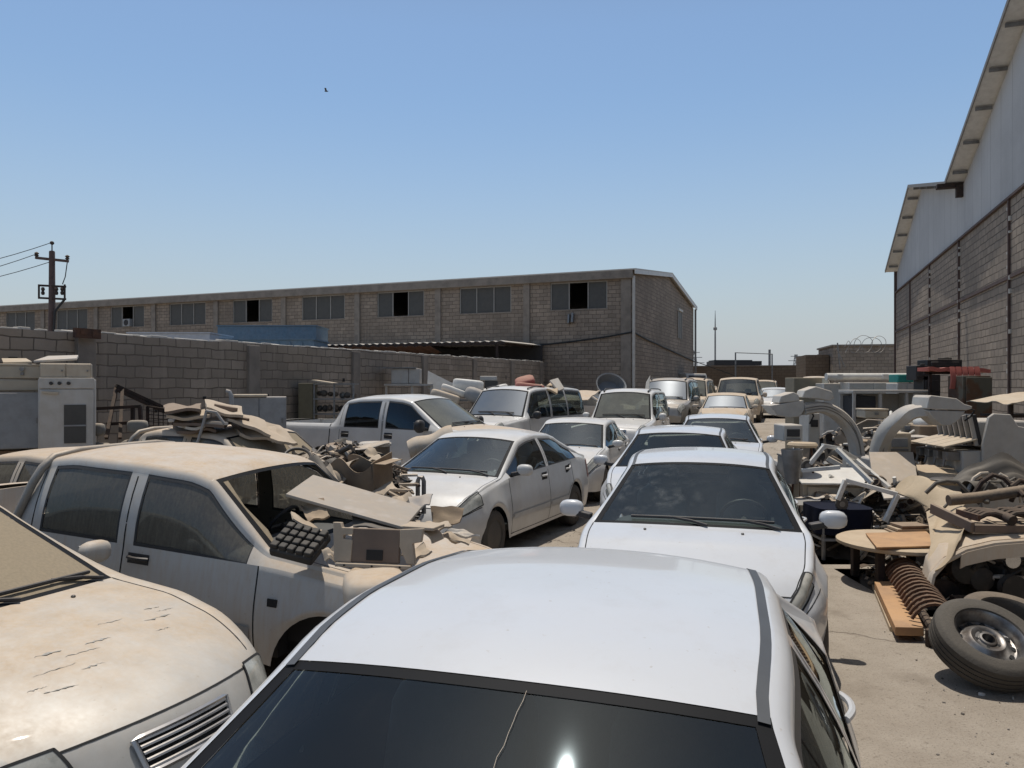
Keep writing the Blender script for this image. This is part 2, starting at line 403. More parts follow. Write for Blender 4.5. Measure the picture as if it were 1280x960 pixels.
# ------------------------------------------------------------------ car bodies
def plin(keys, x, s=.04):
    xs = [k[0] for k in keys]; ys = [k[1] for k in keys]
    return float(np.mean(np.interp(x+np.linspace(-s, s, 7), xs, ys)))
class Shape:
    """side-and-top surface of a vehicle: x runs nose(+) to tail(-), r runs 0 sill .. 3 belt .. 4 window top .. 5 roof rail .. 6 centre line"""
    def __init__(s, sp):
        s.sp = sp; s.c = {}
    def sec(s, x):
        k = round(x, 4)
        if k in s.c: return s.c[k]
        sp = s.sp
        W = plin(sp['W'], x, .08); top = plin(sp['top'], x, .035); belt = plin(sp['belt'], x, .08)
        belt = min(belt, top-.02)
        zb = plin(sp.get('low', [(sp['xr'], sp['sill']+.06), (sp['xr']+.3, sp['sill']), (sp['xf']-.3, sp['sill']), (sp['xf'], sp['sill']+.03)]), x, .03)
        fl = 0.
        for xa in sp['axles']:
            d = abs(x-xa)
            if d < sp['R']: zb = max(zb, sp['wr']+math.sqrt(sp['R']**2-d*d))
            e = (d-sp['R'])/.08
            fl = max(fl, math.exp(-e*e) if d > sp['R'] else 1.)
        zm = max(sp['zm'], zb+.07); zm = min(zm, belt-.04)
        zb = min(zb, zm-.03)
        # where the glasshouse stands
        def house(a):
            if a >= sp['cowl']: return 0.
            if a >= sp['wtop']: return (sp['cowl']-a)/(sp['cowl']-sp['wtop'])
            if a >= sp['btop']: return 1.
            if a >= sp['bbot']: return (a-sp['bbot'])/(sp['btop']-sp['bbot'])
            return 0.
        q_ = .03 if x > 0 or sp.get('bed') or not sp.get('trunk', True) else .14
        g = float(np.mean([house(x+d) for d in np.linspace(-q_, q_, 7)]))
        ed = sp.get('edge', .05)
        y5h = W-sp.get('hoodin', .125); z5h = top-.03
        y4h = W-.085; z4h = belt+(z5h-belt)*.6
        yr = plin(sp['yroof'], x, .1)
        y5 = y5h+(yr-y5h)*g; z5 = z5h+(top-ed-z5h)*g
        y4 = y4h+(yr+.05-y4h)*g; z4 = z4h+(top-ed-.065-z4h)*g
        bow = plin([(sp['bbot']-.35, 0), (sp['bbot'], -sp.get('rbow', .10)), (sp['btop'], -sp.get('rbow', .1)*.4), ((sp['btop']+sp['wtop'])/2, 0), (sp['wtop'], .06), (sp['cowl'], .13), (sp['cowl']+.5, 0)], x, .05)
        nk = plin([(sp['xr'], -sp.get('tail', .16)), (sp['xr']+.9, 0), (sp['xf']-1.0, 0), (sp['xf'], sp.get('nose', .26))], x, .1)
        s.c[k] = (W, top, belt, zb, zm, y4, z4, y5, z5, bow, nk, fl)
        return s.c[k]
    def S(s, x, r, side=1, off=0.):
        W, top, belt, zb, zm, y4, z4, y5, z5, bow, nk, fl = s.sec(x)
        sh = s.sp.get('shoulder', .055)
        if r <= 3:
            f = .014*fl
            ky = [(0, W-.05+f*2), (1, W-.008+f), (2, W), (3, W-sh)]
            kz = [(0, zb), (1, zb+(zm-zb)*.55), (2, zm), (3, belt)]
            y = plin(ky, r, .3) if 0 < r < 3 else ky[int(r)][1]
            z = plin(kz, r, .3) if 0 < r < 3 else kz[int(r)][1]
        elif r <= 4:
            t = r-3; a = W-sh
            y = a+(y4-a)*t+.05*(z4-belt)*4*t*(1-t); z = belt+(z4-belt)*t
        elif r <= 5:
            t = r-4; b = 4*t*(1-t)*.012
            y = y4+(y5-y4)*t+b; z = z4+(z5-z4)*t+b
        else:
            t = r-5; y = y5*(1-t); z = z5+(top-z5)*(1-(1-t)**2.2)
        xx = x
        if r > 5: xx += bow*(1-(y/y5)**2)
        xx -= nk*(y/.85)**2
        p = Vector((xx, y*side, z))
        if off: p += s.N(x, r, side)*off
        return p
    def N(s, x, r, side=1):
        a = s.S(min(x+.01, s.sp['xf']), r, side)-s.S(max(x-.01, s.sp['xr']), r, side)
        b = s.S(x, min(r+.02, 6), side)-s.S(x, max(r-.02, 0), side)
        n = a.cross(b)
        if n.length < 1e-9: return Vector((0, 0, 1))
        n.normalize()
        return n*(-side)
    def ribbon(s, mb, path, w, off=.0015, side=1):
        pts = [s.S(x, r, side, off) for x, r in path]
        ns = [s.N(x, r, side) for x, r in path]
        vs = []; fs = []
        for i, p in enumerate(pts):
            t = pts[min(i+1, len(pts)-1)]-pts[max(i-1, 0)]
            sd = t.cross(ns[i]).normalized()*w*.5
            vs += [p-sd, p+sd]
        for i in range(len(pts)-1): fs.append((2*i, 2*i+1, 2*i+3, 2*i+2))
        mb.add(vs, fs)
    def patch(s, mb, x0, x1, r0, r1, nx, nr, off, side=1):
        vs = []; fs = []
        for i in range(nx+1):
            for j in range(nr+1): vs.append(s.S(x0+(x1-x0)*i/nx, r0+(r1-r0)*j/nr, side, off))
        for i in range(nx):
            for j in range(nr):
                f = (i*(nr+1)+j, (i+1)*(nr+1)+j, (i+1)*(nr+1)+j+1, i*(nr+1)+j+1)
                fs.append(f if side < 0 else f[::-1])
        mb.add(vs, fs)
def lin(a, b, n): return [a+(b-a)*i/n for i in range(n+1)]
RR = [0, .2, .5, .8, 1.1, 1.4, 1.7, 2, 2.3, 2.6, 2.85, 3, 3.05, 3.3, 3.5, 3.7, 3.95, 4, 4.3, 4.6, 4.85, 5, 5.06, 5.2, 5.35, 5.5, 5.65, 5.8, 5.92, 6]

def wheel_parts(root, x, y, r, w, side, tm, rm):
    mb = MB()
    hw = w/2
    prof = [(r*.60, -hw*.8), (r*.64, -hw*.95), (r*.86, -hw), (r*.96, -hw*.86), (r, -hw*.6), (r, -hw*.2), (r*.985, 0), (r, hw*.2), (r, hw*.6), (r*.96, hw*.86), (r*.86, hw), (r*.64, hw*.95), (r*.60, hw*.8)]
    mb.lathe(prof, 28, axis='Y')
    t = part('wheel', mb, tm, root, loc=(x, y, r))
    mb = MB(); s = -side
    rp = [(r*.62, s*hw*.86), (r*.58, s*hw*.88), (r*.55, s*hw*.55), (r*.45, s*hw*.45), (r*.36, s*hw*.72), (r*.2, s*hw*.75), (r*.15, s*hw*.55), (.001, s*hw*.5)]
    mb.lathe(rp, 24, axis='Y')
    for k in range(8):
        a = 2*math.pi*k/8+.2
        mb.box((r*.46*math.cos(a), -s*0+side*hw*.60*1., r*.46*math.sin(a)), (r*.13, .012, r*.08), (0, -a+R(90), 0), 1)
    part('rim', mb, [rm, m_gap], t)
    return t

def rounded_box(mb, c, d, k=.3, m=0, rot=(0, 0, 0)):
    E = Euler(rot).to_matrix(); c = Vector(c); n, kk = 14, 8
    vs = []; fs = []
    for i in range(kk+1):
        th = math.pi*i/kk
        for j in range(n):
            a = 2*math.pi*j/n
            q = Vector((math.sin(th)*math.cos(a), math.sin(th)*math.sin(a), math.cos(th)))
            q = Vector([math.copysign(abs(t)**k, t) for t in q])
            vs.append(c+E @ Vector((q.x*d[0]/2, q.y*d[1]/2, q.z*d[2]/2)))
    for i in range(kk):
        for j in range(n): fs.append((i*n+j, (i+1)*n+j, (i+1)*n+(j+1) % n, i*n+(j+1) % n))
    mb.add(vs, fs, m)

def make_car(name, sp, label, cat, pm, ws=None, sg=None, bg=None, loc=(0, 0, 0), yaw=0., pitch=0., roll=0., group=None, wheels=True, mirrors=True, strips=False, rack=False, trim=None, lamps=True, interior=True, tm=None, rm=None, mirror_m=None, handle_m=None, wipers=True, roof_m=None, hood_m=None, cladding=None):
    sh = Shape(sp)
    root = thing(name, label, cat, loc, (0, 0, 0), group)
    root.rotation_mode = 'XYZ'
    root.rotation_euler = Euler((roll, pitch, yaw), 'XYZ')
    ws = ws or g_clear; sg = sg or g_side; bg = bg or sg
    xf, xr, cowl, wtop, btop, bbot = (sp[k] for k in ('xf', 'xr', 'cowl', 'wtop', 'btop', 'bbot'))
    doors, wins = sp['doors'], sp['windows']
    hoodf = sp.get('hoodf', xf-.16)
    bed = sp.get('bed')
    fr = .035
    xs = set(lin(xr, xf, int((xf-xr)/.07)))
    for a in (cowl, wtop, btop, bbot, hoodf, cowl-fr, wtop+fr*.8, btop-fr, bbot+fr, xf-.02, xf-.05, xf-.1, xr+.02, xr+.05, xr+.1, xr+.16): xs.add(a)
    for d in doors: xs.update(d)
    for w in wins: xs.update((w[0], w[1], w[0]+.016, w[1]-.016))
    for xa in sp['axles']:
        for k in range(0, 19): xs.add(xa+sp['R']*.9999*math.cos(math.pi*k/18))
    if bed: xs.update((bed[0], bed[1]))
    xs = sorted(x for x in xs if xr <= x <= xf)
    ks = [xs[0]]
    for x in xs[1:]:
        if x-ks[-1] > .006: ks.append(x)
    if ks[-1] != xf: ks[-1] = xf
    xs = ks
    ns, nr = len(xs), len(RR)
    regs = {}
    def put(key, side, i, j): regs.setdefault(key, []).append((side, i, j))
    for i in range(ns-1):
        xm = (xs[i]+xs[i+1])/2
        for j in range(nr-1):
            rm_ = (RR[j]+RR[j+1])/2
            for side in (1, -1):
                key = 'body'
                if rm_ > 5:
                    if wtop < xm < cowl:
                        key = 'windshield' if (wtop+fr*.7 < xm < cowl-fr*.9 and rm_ > 5.06) else 'windshield_seal'
                    elif bbot < xm < btop and not sp.get('blank_rear'):
                        key = 'rear_window' if (bbot+fr*.9 < xm < btop-fr*.9 and rm_ > 5.06) else 'rear_window_seal'
                    elif btop <= xm <= wtop: key = 'roof'
                    elif cowl <= xm < hoodf: key = 'hood'
                    elif bed and bed[1] < xm < bed[0]: continue
                    elif xm < bbot and xm > xr+.14 and not bed and sp.get('trunk', True): key = 'trunk_lid'
                else:
                    hit = False
                    if 3 < rm_ < 4:
                        for k, w in enumerate(wins):
                            if w[0] < xm < w[1]:
                                hit = True
                                inn = w[0]+.014 < xm < w[1]-.014 and 3.04 < rm_ < 3.96
                                key = ('door_window', k, side) if inn else ('window_seal', k, side)
                    if not hit:
                        for k, d in enumerate(doors):
                            if d[0] < xm < d[1] and .2 < rm_ < 3: key = ('door', k, side)
                put(key, side, i, j)
    cache = {}
    def vert(i, j, side): 
        k = (i, j, side if RR[j] < 6 else 1)
        if k not in cache: cache[k] = sh.S(xs[i], RR[j], side)
        return cache[k]
    def build(cells, off=0.):
        mb = MB(); ids = {}
        for side, i, j in cells:
            q = []
            for a, b in ((i, j), (i+1, j), (i+1, j+1), (i, j+1)):
                k = (a, b, side if RR[b] < 6 else 1)
                if k not in ids:
                    ids[k] = len(mb.v); p = vert(a, b, side)
                    if off: p = p+sh.N(xs[a], min(RR[b], 5.98), side)*off
                    mb.v.append(tuple(p))
                q.append(ids[k])
            if side > 0: q = q[::-1]
            mb.f.append(q); mb.mi.append(0)
        return mb
    body = build(regs.pop('body'))
    for xi, fl in ((0, False), (ns-1, True)):     # nose and tail caps
        ring = [vert(xi, j, 1) for j in range(nr)]+[vert(xi, j, -1) for j in range(nr-2, -1, -1)]
        body.add(ring, [tuple(range(len(ring))) if fl else tuple(range(len(ring)))[::-1]])
    part('body', body, pm, root, ang=50)
    dparts = {}
    for key in list(regs):
        if isinstance(key, tuple) and key[0] == 'door':
            dparts[key[1:]] = part('door', build(regs[key]), pm, root, ang=50)
    for key, cells in regs.items():
        nm = key if isinstance(key, str) else key[0]
        if nm == 'door': continue
        if nm == 'windshield':
            if ws != 'none': part('windshield', build(cells, -.004), ws, root, ang=60)
        elif nm == 'windshield_seal': part(nm, build(cells, -.002), m_seal, root)
        elif nm == 'rear_window': part(nm, build(cells, -.004), bg, root, ang=60)
        elif nm == 'rear_window_seal': part(nm, build(cells, -.002), m_rubber, root)
        elif nm == 'door_window':
            pr = dparts.get(key[1:], root)
            part('door_window' if key[1:] in dparts else 'quarter_window', build(cells, -.006), sg, pr)
        elif nm == 'window_seal':
            pr = dparts.get(key[1:], root)
            part('window_seal', build(cells, -.001), m_rubber, pr)
        else: part(nm, build(cells), {'roof': roof_m or pm, 'hood': hood_m or pm}.get(nm, pm), root, ang=50)
    # shut lines
    mb = MB()
    for side in (1, -1):
        if hoodf > cowl: sh.ribbon(mb, [(x, 5.0) for x in lin(cowl, hoodf, 16)], .008, side=side)
        sh.ribbon(mb, [(hoodf, r) for r in lin(5, 6, 10)], .010, side=side)
        for d in doors:
            for x in d: sh.ribbon(mb, [(x, r) for r in lin(.25, 3.95 if x < wtop else 3.0, 14)], .010, side=side)
            sh.ribbon(mb, [(x, .22) for x in lin(d[0], d[1], 8)], .009, side=side)
        if not bed and sp.get('trunk', True):
            sh.ribbon(mb, [(x, 5.0) for x in lin(xr+.14, bbot, 8)], .008, side=side)
        if bed: sh.ribbon(mb, [(bed[0]+.02, r) for r in lin(.05, 4.95, 14)], .024, side=side)
        bl = sp.get('bumper_line')
        if bl: sh.ribbon(mb, [(x, bl[1]) for x in lin(bl[0], xf-.02, 10)], .008, side=side)
    part('shut_line', mb, m_gap, root)
    if trim:                                       # body side moulding
        for side in (1, -1):
            mb = MB()
            for d in doors: sh.patch(mb, d[0]+.03, d[1]-.03, trim[0], trim[1], 8, 2, .012, side)
            part('side_moulding', mb, trim[2], root)
    if strips:
        for side in (1, -1):
            mb = MB(); sh.ribbon(mb, [(x, 5.03) for x in lin(btop-.25, wtop+.02, 20)], .027, .004, side)
            part('roof_strip', mb, m_grey_strip, root)
    if rack:
        for side in (1, -1):
            mb = MB(); mb.tube([sh.S(x, 5.12, side, .035) for x in lin(btop+.15, wtop-.1, 8)], .016, 6)
            for x in (btop+.15, wtop-.1): mb.tube([sh.S(x, 5.12, side), sh.S(x, 5.12, side, .04)], .02, 6)
            part('roof_rail', mb, m_black_plastic, root)
    # handles
    for (k, side), dp in dparts.items():
        d = doors[k]; hx = d[0]+.14
        mb = MB()
        pts = [sh.S(hx-.085+.17*t, 2.72, side, .004+.030*math.sin(math.pi*t)) for t in lin(0, 1, 8)]
        mb.tube(pts, .014, 7)
        mb2 = MB(); sh.patch(mb2, hx-.09, hx+.09, 2.58, 2.86, 6, 3, .002, side)
        part('handle_recess', mb2, m_gap if handle_m is None else handle_m, dp)
        part('handle', mb, handle_m or pm, dp)
    # lamps, grille
    if lamps:
        for side in (1, -1):
            hl = sp.get('headlight', (xf-.42, xf-.05, 2.55, 4.75))
            mb = MB(); sh.patch(mb, hl[0], hl[1], hl[2], hl[3], 8, 8, .008, side)
            o = part('headlight', mb, m_lens, root)
            mb = MB()
            loop = [(x, hl[2]) for x in lin(hl[0], hl[1], 8)]+[(hl[1], r) for r in lin(hl[2], hl[3], 8)]+[(x, hl[3]) for x in lin(hl[1], hl[0], 8)]+[(hl[0], r) for r in lin(hl[3], hl[2], 8)]
            sh.ribbon(mb, loop, .012, .009, side)
            part('headlight_seal', mb, m_gap, o)
            tl = sp.get('taillight', (xr+.05, xr+.3, 2.3, 3.2))
            mb = MB(); sh.patch(mb, tl[0], tl[1], tl[2], tl[3], 4, 4, .006, side)
            part('taillight', mb, m_red_lens, root)
    gr = sp.get('grille')
    if gr:
        mb = MB()
        for side in (1, -1): sh.patch(mb, gr[0], gr[1], gr[2], 6, 4, 8, .004, side)
        g = part('grille', mb, m_gap, root)
        mb = MB()
        for k in range(gr[3]):
            x = gr[0]+(gr[1]-gr[0])*(k+.5)/gr[3]
            mb.tube([sh.S(x, r, 1, .012) for r in lin(gr[2]+.02, 6, 10)]+[sh.S(x, r, -1, .012) for r in lin(6, gr[2]+.02, 10)][1:], .008, 6)
        part('grille_bar', mb, gr[4], g)
        mb = MB()
        loop = [sh.S(gr[0], r, 1, .012) for r in lin(gr[2], 6, 10)]+[sh.S(gr[0], r, -1, .012) for r in lin(6, gr[2], 10)][1:]
        loop += [sh.S(gr[1], r, -1, .012) for r in lin(gr[2], 6, 10)]+[sh.S(gr[1], r, 1, .012) for r in lin(6, gr[2], 10)][1:]
        mb.tube(loop, .012, 6, closed=True)
        part('grille_surround', mb, gr[4], g)
    # mirrors
    if mirrors:
        W = sh.sec(cowl-.25)[0]; zb = sh.sec(cowl-.25)[2]
        for side in ((1, -1) if mirrors is True else mirrors):
            mb = MB(); ms = sp.get('mirror', (.115, .205, .14))
            mx = sp.get('mirror_x', .30); rounded_box(mb, (cowl-mx, side*(W+.02+ms[1]*.35), zb+.09), ms, .74)
            o = part('door_mirror', mb, mirror_m or pm, root, ang=60)
            mb = MB().bar((cowl-mx+.02, side*(W-.08), zb+.03), (cowl-mx, side*(W+.05), zb+.055), .08, .05)
            part('mirror_foot', mb, m_black_plastic, o, .01)
            mb = MB(); mb.box((cowl-mx-ms[0]*.5, side*(W+.02+ms[1]*.35), zb+.09), (.006, ms[1]*.66, ms[2]*.6))
            part('mirror_glass', mb, m_chrome, o, .002)
    # wipers and washer jets
    if wipers:
        for y0, y1 in ((.10, -.48), (.62, .04)):
            mb = MB()
            def on(t, yy):
                x = cowl-.02-t
                y5 = sh.sec(x)[7]
                return sh.S(x, 6-abs(yy)/y5, 1 if yy >= 0 else -1, .016)
            mb.tube([on(-.02, y0), on(.03, y0-.12), on(.06, (y0+y1)/2)], .010, 6)
            mb.tube([on(.055, yy) for yy in lin(y0-.04, y1, 8)], .011, 6)
            part('wiper', mb, m_black_plastic, root)
        mb = MB()
        for side in (1, -1): mb.sphere(sh.S(cowl+.13, 5.55, side, .004), (.012, .012, .008), 8, 5)
        part('washer_jet', mb, m_black_plastic, root)
    # wheels and wells
    if wheels:
        for k, xa in enumerate(sp['axles']):
            for side in (1, -1):
                if wheels is not True and (k, side) not in wheels: continue
                W = sh.sec(xa)[0]
                wheel_parts(root, xa, side*(W-.12), sp['wr'], .2, side, tm or m_tyre, rm or m_rim_dull)
    mb = MB(); Wm = max(w for _, w in sp['W'])-.24
    mb.box(((xf+xr)/2, 0, sp['sill']+.06), (xf-xr-.3, Wm*2, .08))
    for xa in sp['axles']: mb.box((xa, 0, sp['sill']+.22), (sp['R']*2.1, Wm*2, .42))
    mb.box((cowl+.05, 0, sp['sill']+.32), (.05, Wm*2+.2, .62))
    part('underbody', mb, m_dark, root)
    # cabin
    if interior:
        fz = sp['sill']+.12; cb = sp.get('cabin', (cowl-.55, btop+.3))
        bz = sh.sec(0.)[2]
        for y in (.37, -.37):
            mb = MB()
            rounded_box(mb, (cb[0]-.57, y, fz+.14), (.52, .5, .2), .35)
            rounded_box(mb, (cb[0]-.87, y, fz+.44), (.17, .5, .62), .35, rot=(0, -.25, 0))
            rounded_box(mb, (cb[0]-.97, y, fz+.83), (.11, .28, .19), .45, rot=(0, -.2, 0))
            mb.tube([(cb[0]-.95, y-.05, fz+.70), (cb[0]-.97, y-.05, fz+.82)], .008, 6); mb.tube([(cb[0]-.95, y+.05, fz+.70), (cb[0]-.97, y+.05, fz+.82)], .008, 6)
            part('seat', mb, sp.get('seat_m', m_seat), root, ang=60)
        mb = MB(); rounded_box(mb, (cb[1]+.12, 0, fz+.16), (.5, 1.24, .22), .3); rounded_box(mb, (cb[1]-.14, 0, fz+.45), (.18, 1.24, .58), .3, rot=(0, -.3, 0))
        part('rear_seat', mb, sp.get('seat_m', m_seat), root, ang=60)
        mb = MB(); rounded_box(mb, (cowl-.20, 0, bz-.11), (.62, 1.36, .26), .4)
        part('dashboard', mb, m_dash, root, ang=60)
        mb = MB(); cx, cy, cz = cowl-.66, .37, bz-.02
        E = Euler((0, -1.05, 0)).to_matrix()
        mb.tube([Vector((cx, cy, cz))+E @ Vector((.185*math.cos(a), .185*math.sin(a), 0)) for a in [2*math.pi*k/20 for k in range(20)]], .016, 7, closed=True)
        mb.bar(Vector((cx, cy, cz))+E @ Vector((0, -.18, 0)), Vector((cx, cy, cz))+E @ Vector((0, .18, 0)), .05, .02)
        mb.tube([(cx, cy, cz), (cx+.3, cy, cz-.16)], .03, 8)
        part('steering_wheel', mb, m_black_plastic, root)
    if bed:
        x0, x1 = bed[1], bed[0]; W0 = sh.sec((x0+x1)/2); y = W0[7]; zt = W0[8]; zf = sp.get('bedz', zt-.48)
        mb = MB()
        mb.box(((x0+x1)/2, 0, zf), (x1-x0, 2*y, .02))
        for sx in (x0+.012, x1-.012): mb.box((sx, 0, (zf+zt)/2-.004), (.02, 2*y-.004, zt-zf-.012))
        for sy in (1, -1): mb.box(((x0+x1)/2, sy*(y-.012), (zf+zt)/2-.003), (x1-x0-.05, .02, zt-zf-.012))
        part('cargo_bed', mb, sp.get('bed_m', pm), root)
    return root, sh

m_gridblack = M('dusty_black_plastic', (.030, .028, .026), .75, dust=.30, flat_dust=.08, dustcol=(.25, .21, .16))
# ------------------------------------------------------------------ vehicle shapes
def W_(h, xf, xr, n=.66, t=.72):
    return [(xr, h*t), (xr+.15, h*.92), (xr+.65, h*.985), (0, h), (xf-.95, h*.995), (xf-.45, h*.955), (xf-.15, h*.86), (xf, h*n)]
SEDAN = dict(xf=2.25, xr=-2.25, axles=(1.36, -1.24), R=.345, wr=.30, sill=.21, zm=.60, W=W_(.935, 2.25, -2.25), shoulder=.095, hoodin=.145, edge=.04,
    top=[(-2.25, .50), (-2.22, .76), (-2.15, .97), (-1.62, 1.06), (-1.10, 1.355), (-.88, 1.425), (-.5, 1.455), (-.1, 1.455), (.18, 1.43), (.32, 1.395), (1.10, .985), (1.5, .935), (1.95, .81), (2.12, .71), (2.2, .58), (2.25, .45)],
    belt=[(-2.25, .60), (-2.1, .88), (-1.5, .985), (0, .96), (1.0, .925), (1.8, .78), (2.1, .63), (2.25, .45)],
    cowl=1.10, wtop=.32, btop=-1.10, bbot=-1.62, yroof=[(-1.2, .535), (-.6, .58), (0, .595), (.32, .575)],
    doors=[(-.24, .96), (-1.14, -.24)], windows=[(-.19, .88), (-1.24, -.29)], bumper_line=(1.75, 2.45),
    grille=(2.13, 2.20, 5.45, 3, m_chrome), headlight=(1.86, 2.17, 2.85, 4.85), taillight=(-2.2, -1.95, 2.2, 3.4))
OPTRA = dict(SEDAN, shoulder=.055, hoodin=.125, W=W_(.865, 2.25, -2.25), zm=.58,
    top=[(-2.25, .50), (-2.22, .78), (-2.13, .99), (-1.65, 1.06), (-1.0, 1.36), (-.75, 1.415), (-.2, 1.445), (.10, 1.425), (.30, 1.375), (1.10, .975), (1.5, .925), (1.9, .82), (2.1, .70), (2.2, .56), (2.25, .42)],
    edge=.045, cowl=1.10, wtop=.30, btop=-1.0, bbot=-1.65, doors=[(-.25, .95), (-1.12, -.25)], windows=[(-.20, .90), (-1.36, -.29)],
    headlight=(1.72, 2.12, 2.55, 4.55))
SUNNY = dict(SEDAN, shoulder=.055, hoodin=.125, W=W_(.845, 2.2, -2.2), xf=2.2, xr=-2.2, axles=(1.32, -1.2),
    top=[(-2.2, .50), (-2.17, .76), (-2.1, .95), (-1.6, 1.02), (-1.0, 1.33), (-.75, 1.385), (-.2, 1.42), (.10, 1.40), (.30, 1.35), (1.0, .96), (1.5, .90), (1.9, .80), (2.08, .70), (2.16, .56), (2.2, .42)],
    belt=[(-2.2, .60), (-2.05, .84), (-1.5, .93), (0, .91), (1.0, .885), (1.75, .75), (2.05, .62), (2.2, .45)],
    headlight=(1.80, 2.12, 2.75, 4.9), grille=(2.08, 2.15, 5.5, 3, m_chrome), taillight=(-2.15, -1.9, 2.2, 3.4))
LUX = dict(SEDAN, shoulder=.055, xf=2.45, xr=-2.4, axles=(1.48, -1.32), W=W_(.905, 2.45, -2.4, .74), zm=.60,
    top=[(-2.4, .5), (-2.35, .8), (-2.25, 1.0), (-1.7, 1.05), (-1.1, 1.35), (-.8, 1.40), (-.2, 1.44), (.05, 1.42), (.22, 1.375), (1.02, 1.0), (1.45, .965), (1.85, .90), (2.15, .815), (2.28, .755), (2.34, .68), (2.40, .56), (2.45, .40)],
    belt=[(-2.4, .6), (-2.2, .88), (-1.5, .955), (0, .94), (1.0, .92), (1.9, .80), (2.2, .68), (2.45, .42)],
    mirror_x=.52, cowl=1.02, wtop=.22, btop=-1.1, bbot=-1.7, yroof=[(-1.3, .56), (-.6, .60), (0, .605), (.3, .585)], hoodin=.20,
    doors=[(-.25, .92), (-1.2, -.25)], windows=[(-.20, .88), (-1.30, -.30)], hoodf=2.285,
    headlight=(2.27, 2.395, 2.9, 5.2), grille=(2.325, 2.388, 5.58, 5, m_chrome), bumper_line=(1.85, 2.3), nose=.34, taillight=(-2.35, -2.1, 2.2, 3.4))
PICKUP = dict(xf=2.35, xr=-2.6, axles=(1.42, -1.48), R=.40, wr=.34, sill=.36, zm=.72, W=W_(.84, 2.35, -2.6, .90, .94), shoulder=.035, edge=.045,
    top=[(-2.6, 1.06), (-1.30, 1.075), (-1.17, 1.48), (-1.05, 1.56), (-.8, 1.595), (-.2, 1.595), (.22, 1.575), (.38, 1.535), (.92, 1.10), (1.3, 1.06), (2.0, .98), (2.22, .93), (2.30, .80), (2.33, .6), (2.35, .45)],
    belt=[(-2.6, 1.0), (0, 1.0), (1.0, .99), (2.0, .90), (2.25, .84), (2.35, .5)],
    cowl=.92, wtop=.38, btop=-1.17, bbot=-1.30, rbow=.0, yroof=[(-1.3, .60), (-.6, .64), (0, .64), (.4, .625)], hoodin=.13, tail=.02, nose=.10,
    doors=[(-.21, .885), (-1.06, -.21)], windows=[(-.13, .80), (-.98, -.27)], bed=(-1.34, -2.52), hoodf=2.22,
    headlight=(2.2, 2.32, 2.4, 5.2), taillight=(-2.59, -2.5, 1.8, 2.8), bumper_line=(2.0, 2.0))
CREW = dict(xf=2.95, xr=-2.95, axles=(1.85, -1.75), R=.46, wr=.39, sill=.45, zm=.80, W=W_(1.0, 2.95, -2.95, .92, .95), shoulder=.06, edge=.06,
    top=[(-2.95, 1.33), (-1.08, 1.34), (-.95, 1.72), (-.82, 1.82), (-.5, 1.865), (.2, 1.885), (.5, 1.86), (.68, 1.81), (1.38, 1.30), (1.9, 1.26), (2.6, 1.19), (2.82, 1.12), (2.9, .95), (2.95, .6)],
    belt=[(-2.95, 1.25), (-1., 1.25), (0, 1.25), (1.3, 1.22), (2.5, 1.10), (2.8, 1.0), (2.95, .6)],
    cowl=1.38, wtop=.68, btop=-.95, bbot=-1.08, rbow=.02, yroof=[(-1.1, .70), (-.4, .75), (.2, .75), (.7, .71)], hoodin=.16, tail=.02, nose=.16,
    doors=[(.14, 1.22), (-.88, .12)], windows=[(.20, 1.16), (-.78, .04)], bed=(-1.14, -2.86), hoodf=2.78, cabin=(.8, -.6),
    headlight=(2.7, 2.92, 2.4, 5.0), taillight=(-2.94, -2.8, 1.8, 2.8), mirror=(.14, .24, .24), bumper_line=(2.5, 2.0))
def suv(h, w, L, cowlz=1.08, wr=.36):
    xf, xr = L/2, -L/2
    c = xf-1.45; wt = c-.52
    return dict(xf=xf, xr=xr, axles=(xf-.92, xr+.95), R=wr+.06, wr=wr, sill=.34, zm=.72, W=W_(w/2, xf, xr, .82, .9), shoulder=.05, edge=.06,
        top=[(xr, .7), (xr+.06, 1.05), (xr+.12, cowlz+.02), (xr+.30, h-.13), (xr+.42, h-.04), (xr+1.0, h-.005), (0, h), (wt-.25, h-.02), (wt, h-.075), (c, cowlz), (c+.4, cowlz-.03), (xf-.3, cowlz-.10), (xf-.1, cowlz-.2), (xf-.04, .8), (xf, .55)],
        belt=[(xr, .7), (xr+.1, cowlz-.04), (0, cowlz-.05), (c, cowlz-.06), (xf-.4, cowlz-.17), (xf-.1, .8), (xf, .5)],
        cowl=c, wtop=wt, btop=xr+.30, bbot=xr+.12, rbow=.03, yroof=[(xr, w*.355), (0, w*.375), (wt, w*.355)], hoodin=.15, tail=.06, nose=.16, trunk=False,
        doors=[(c-1.32, c-.14), (c-2.30, c-1.32)], windows=[(c-1.27, c-.18), (c-2.25, c-1.37), (xr+.32, c-2.33)], cabin=(c-.5, xr+1.5),
        headlight=(xf-.38, xf-.05, 2.5, 4.9), grille=(xf-.09, xf-.03, 5.4, 4, m_chrome), taillight=(xr+.02, xr+.14, 2., 3.), mirror=(.14, .2, .2))
BIGSUV = suv(1.93, 2.0, 5.2, 1.16, .38)
WAGON = suv(1.83, 1.80, 4.65, 1.08, .36)
LONGSUV = suv(1.90, 2.0, 5.5, 1.12, .38)

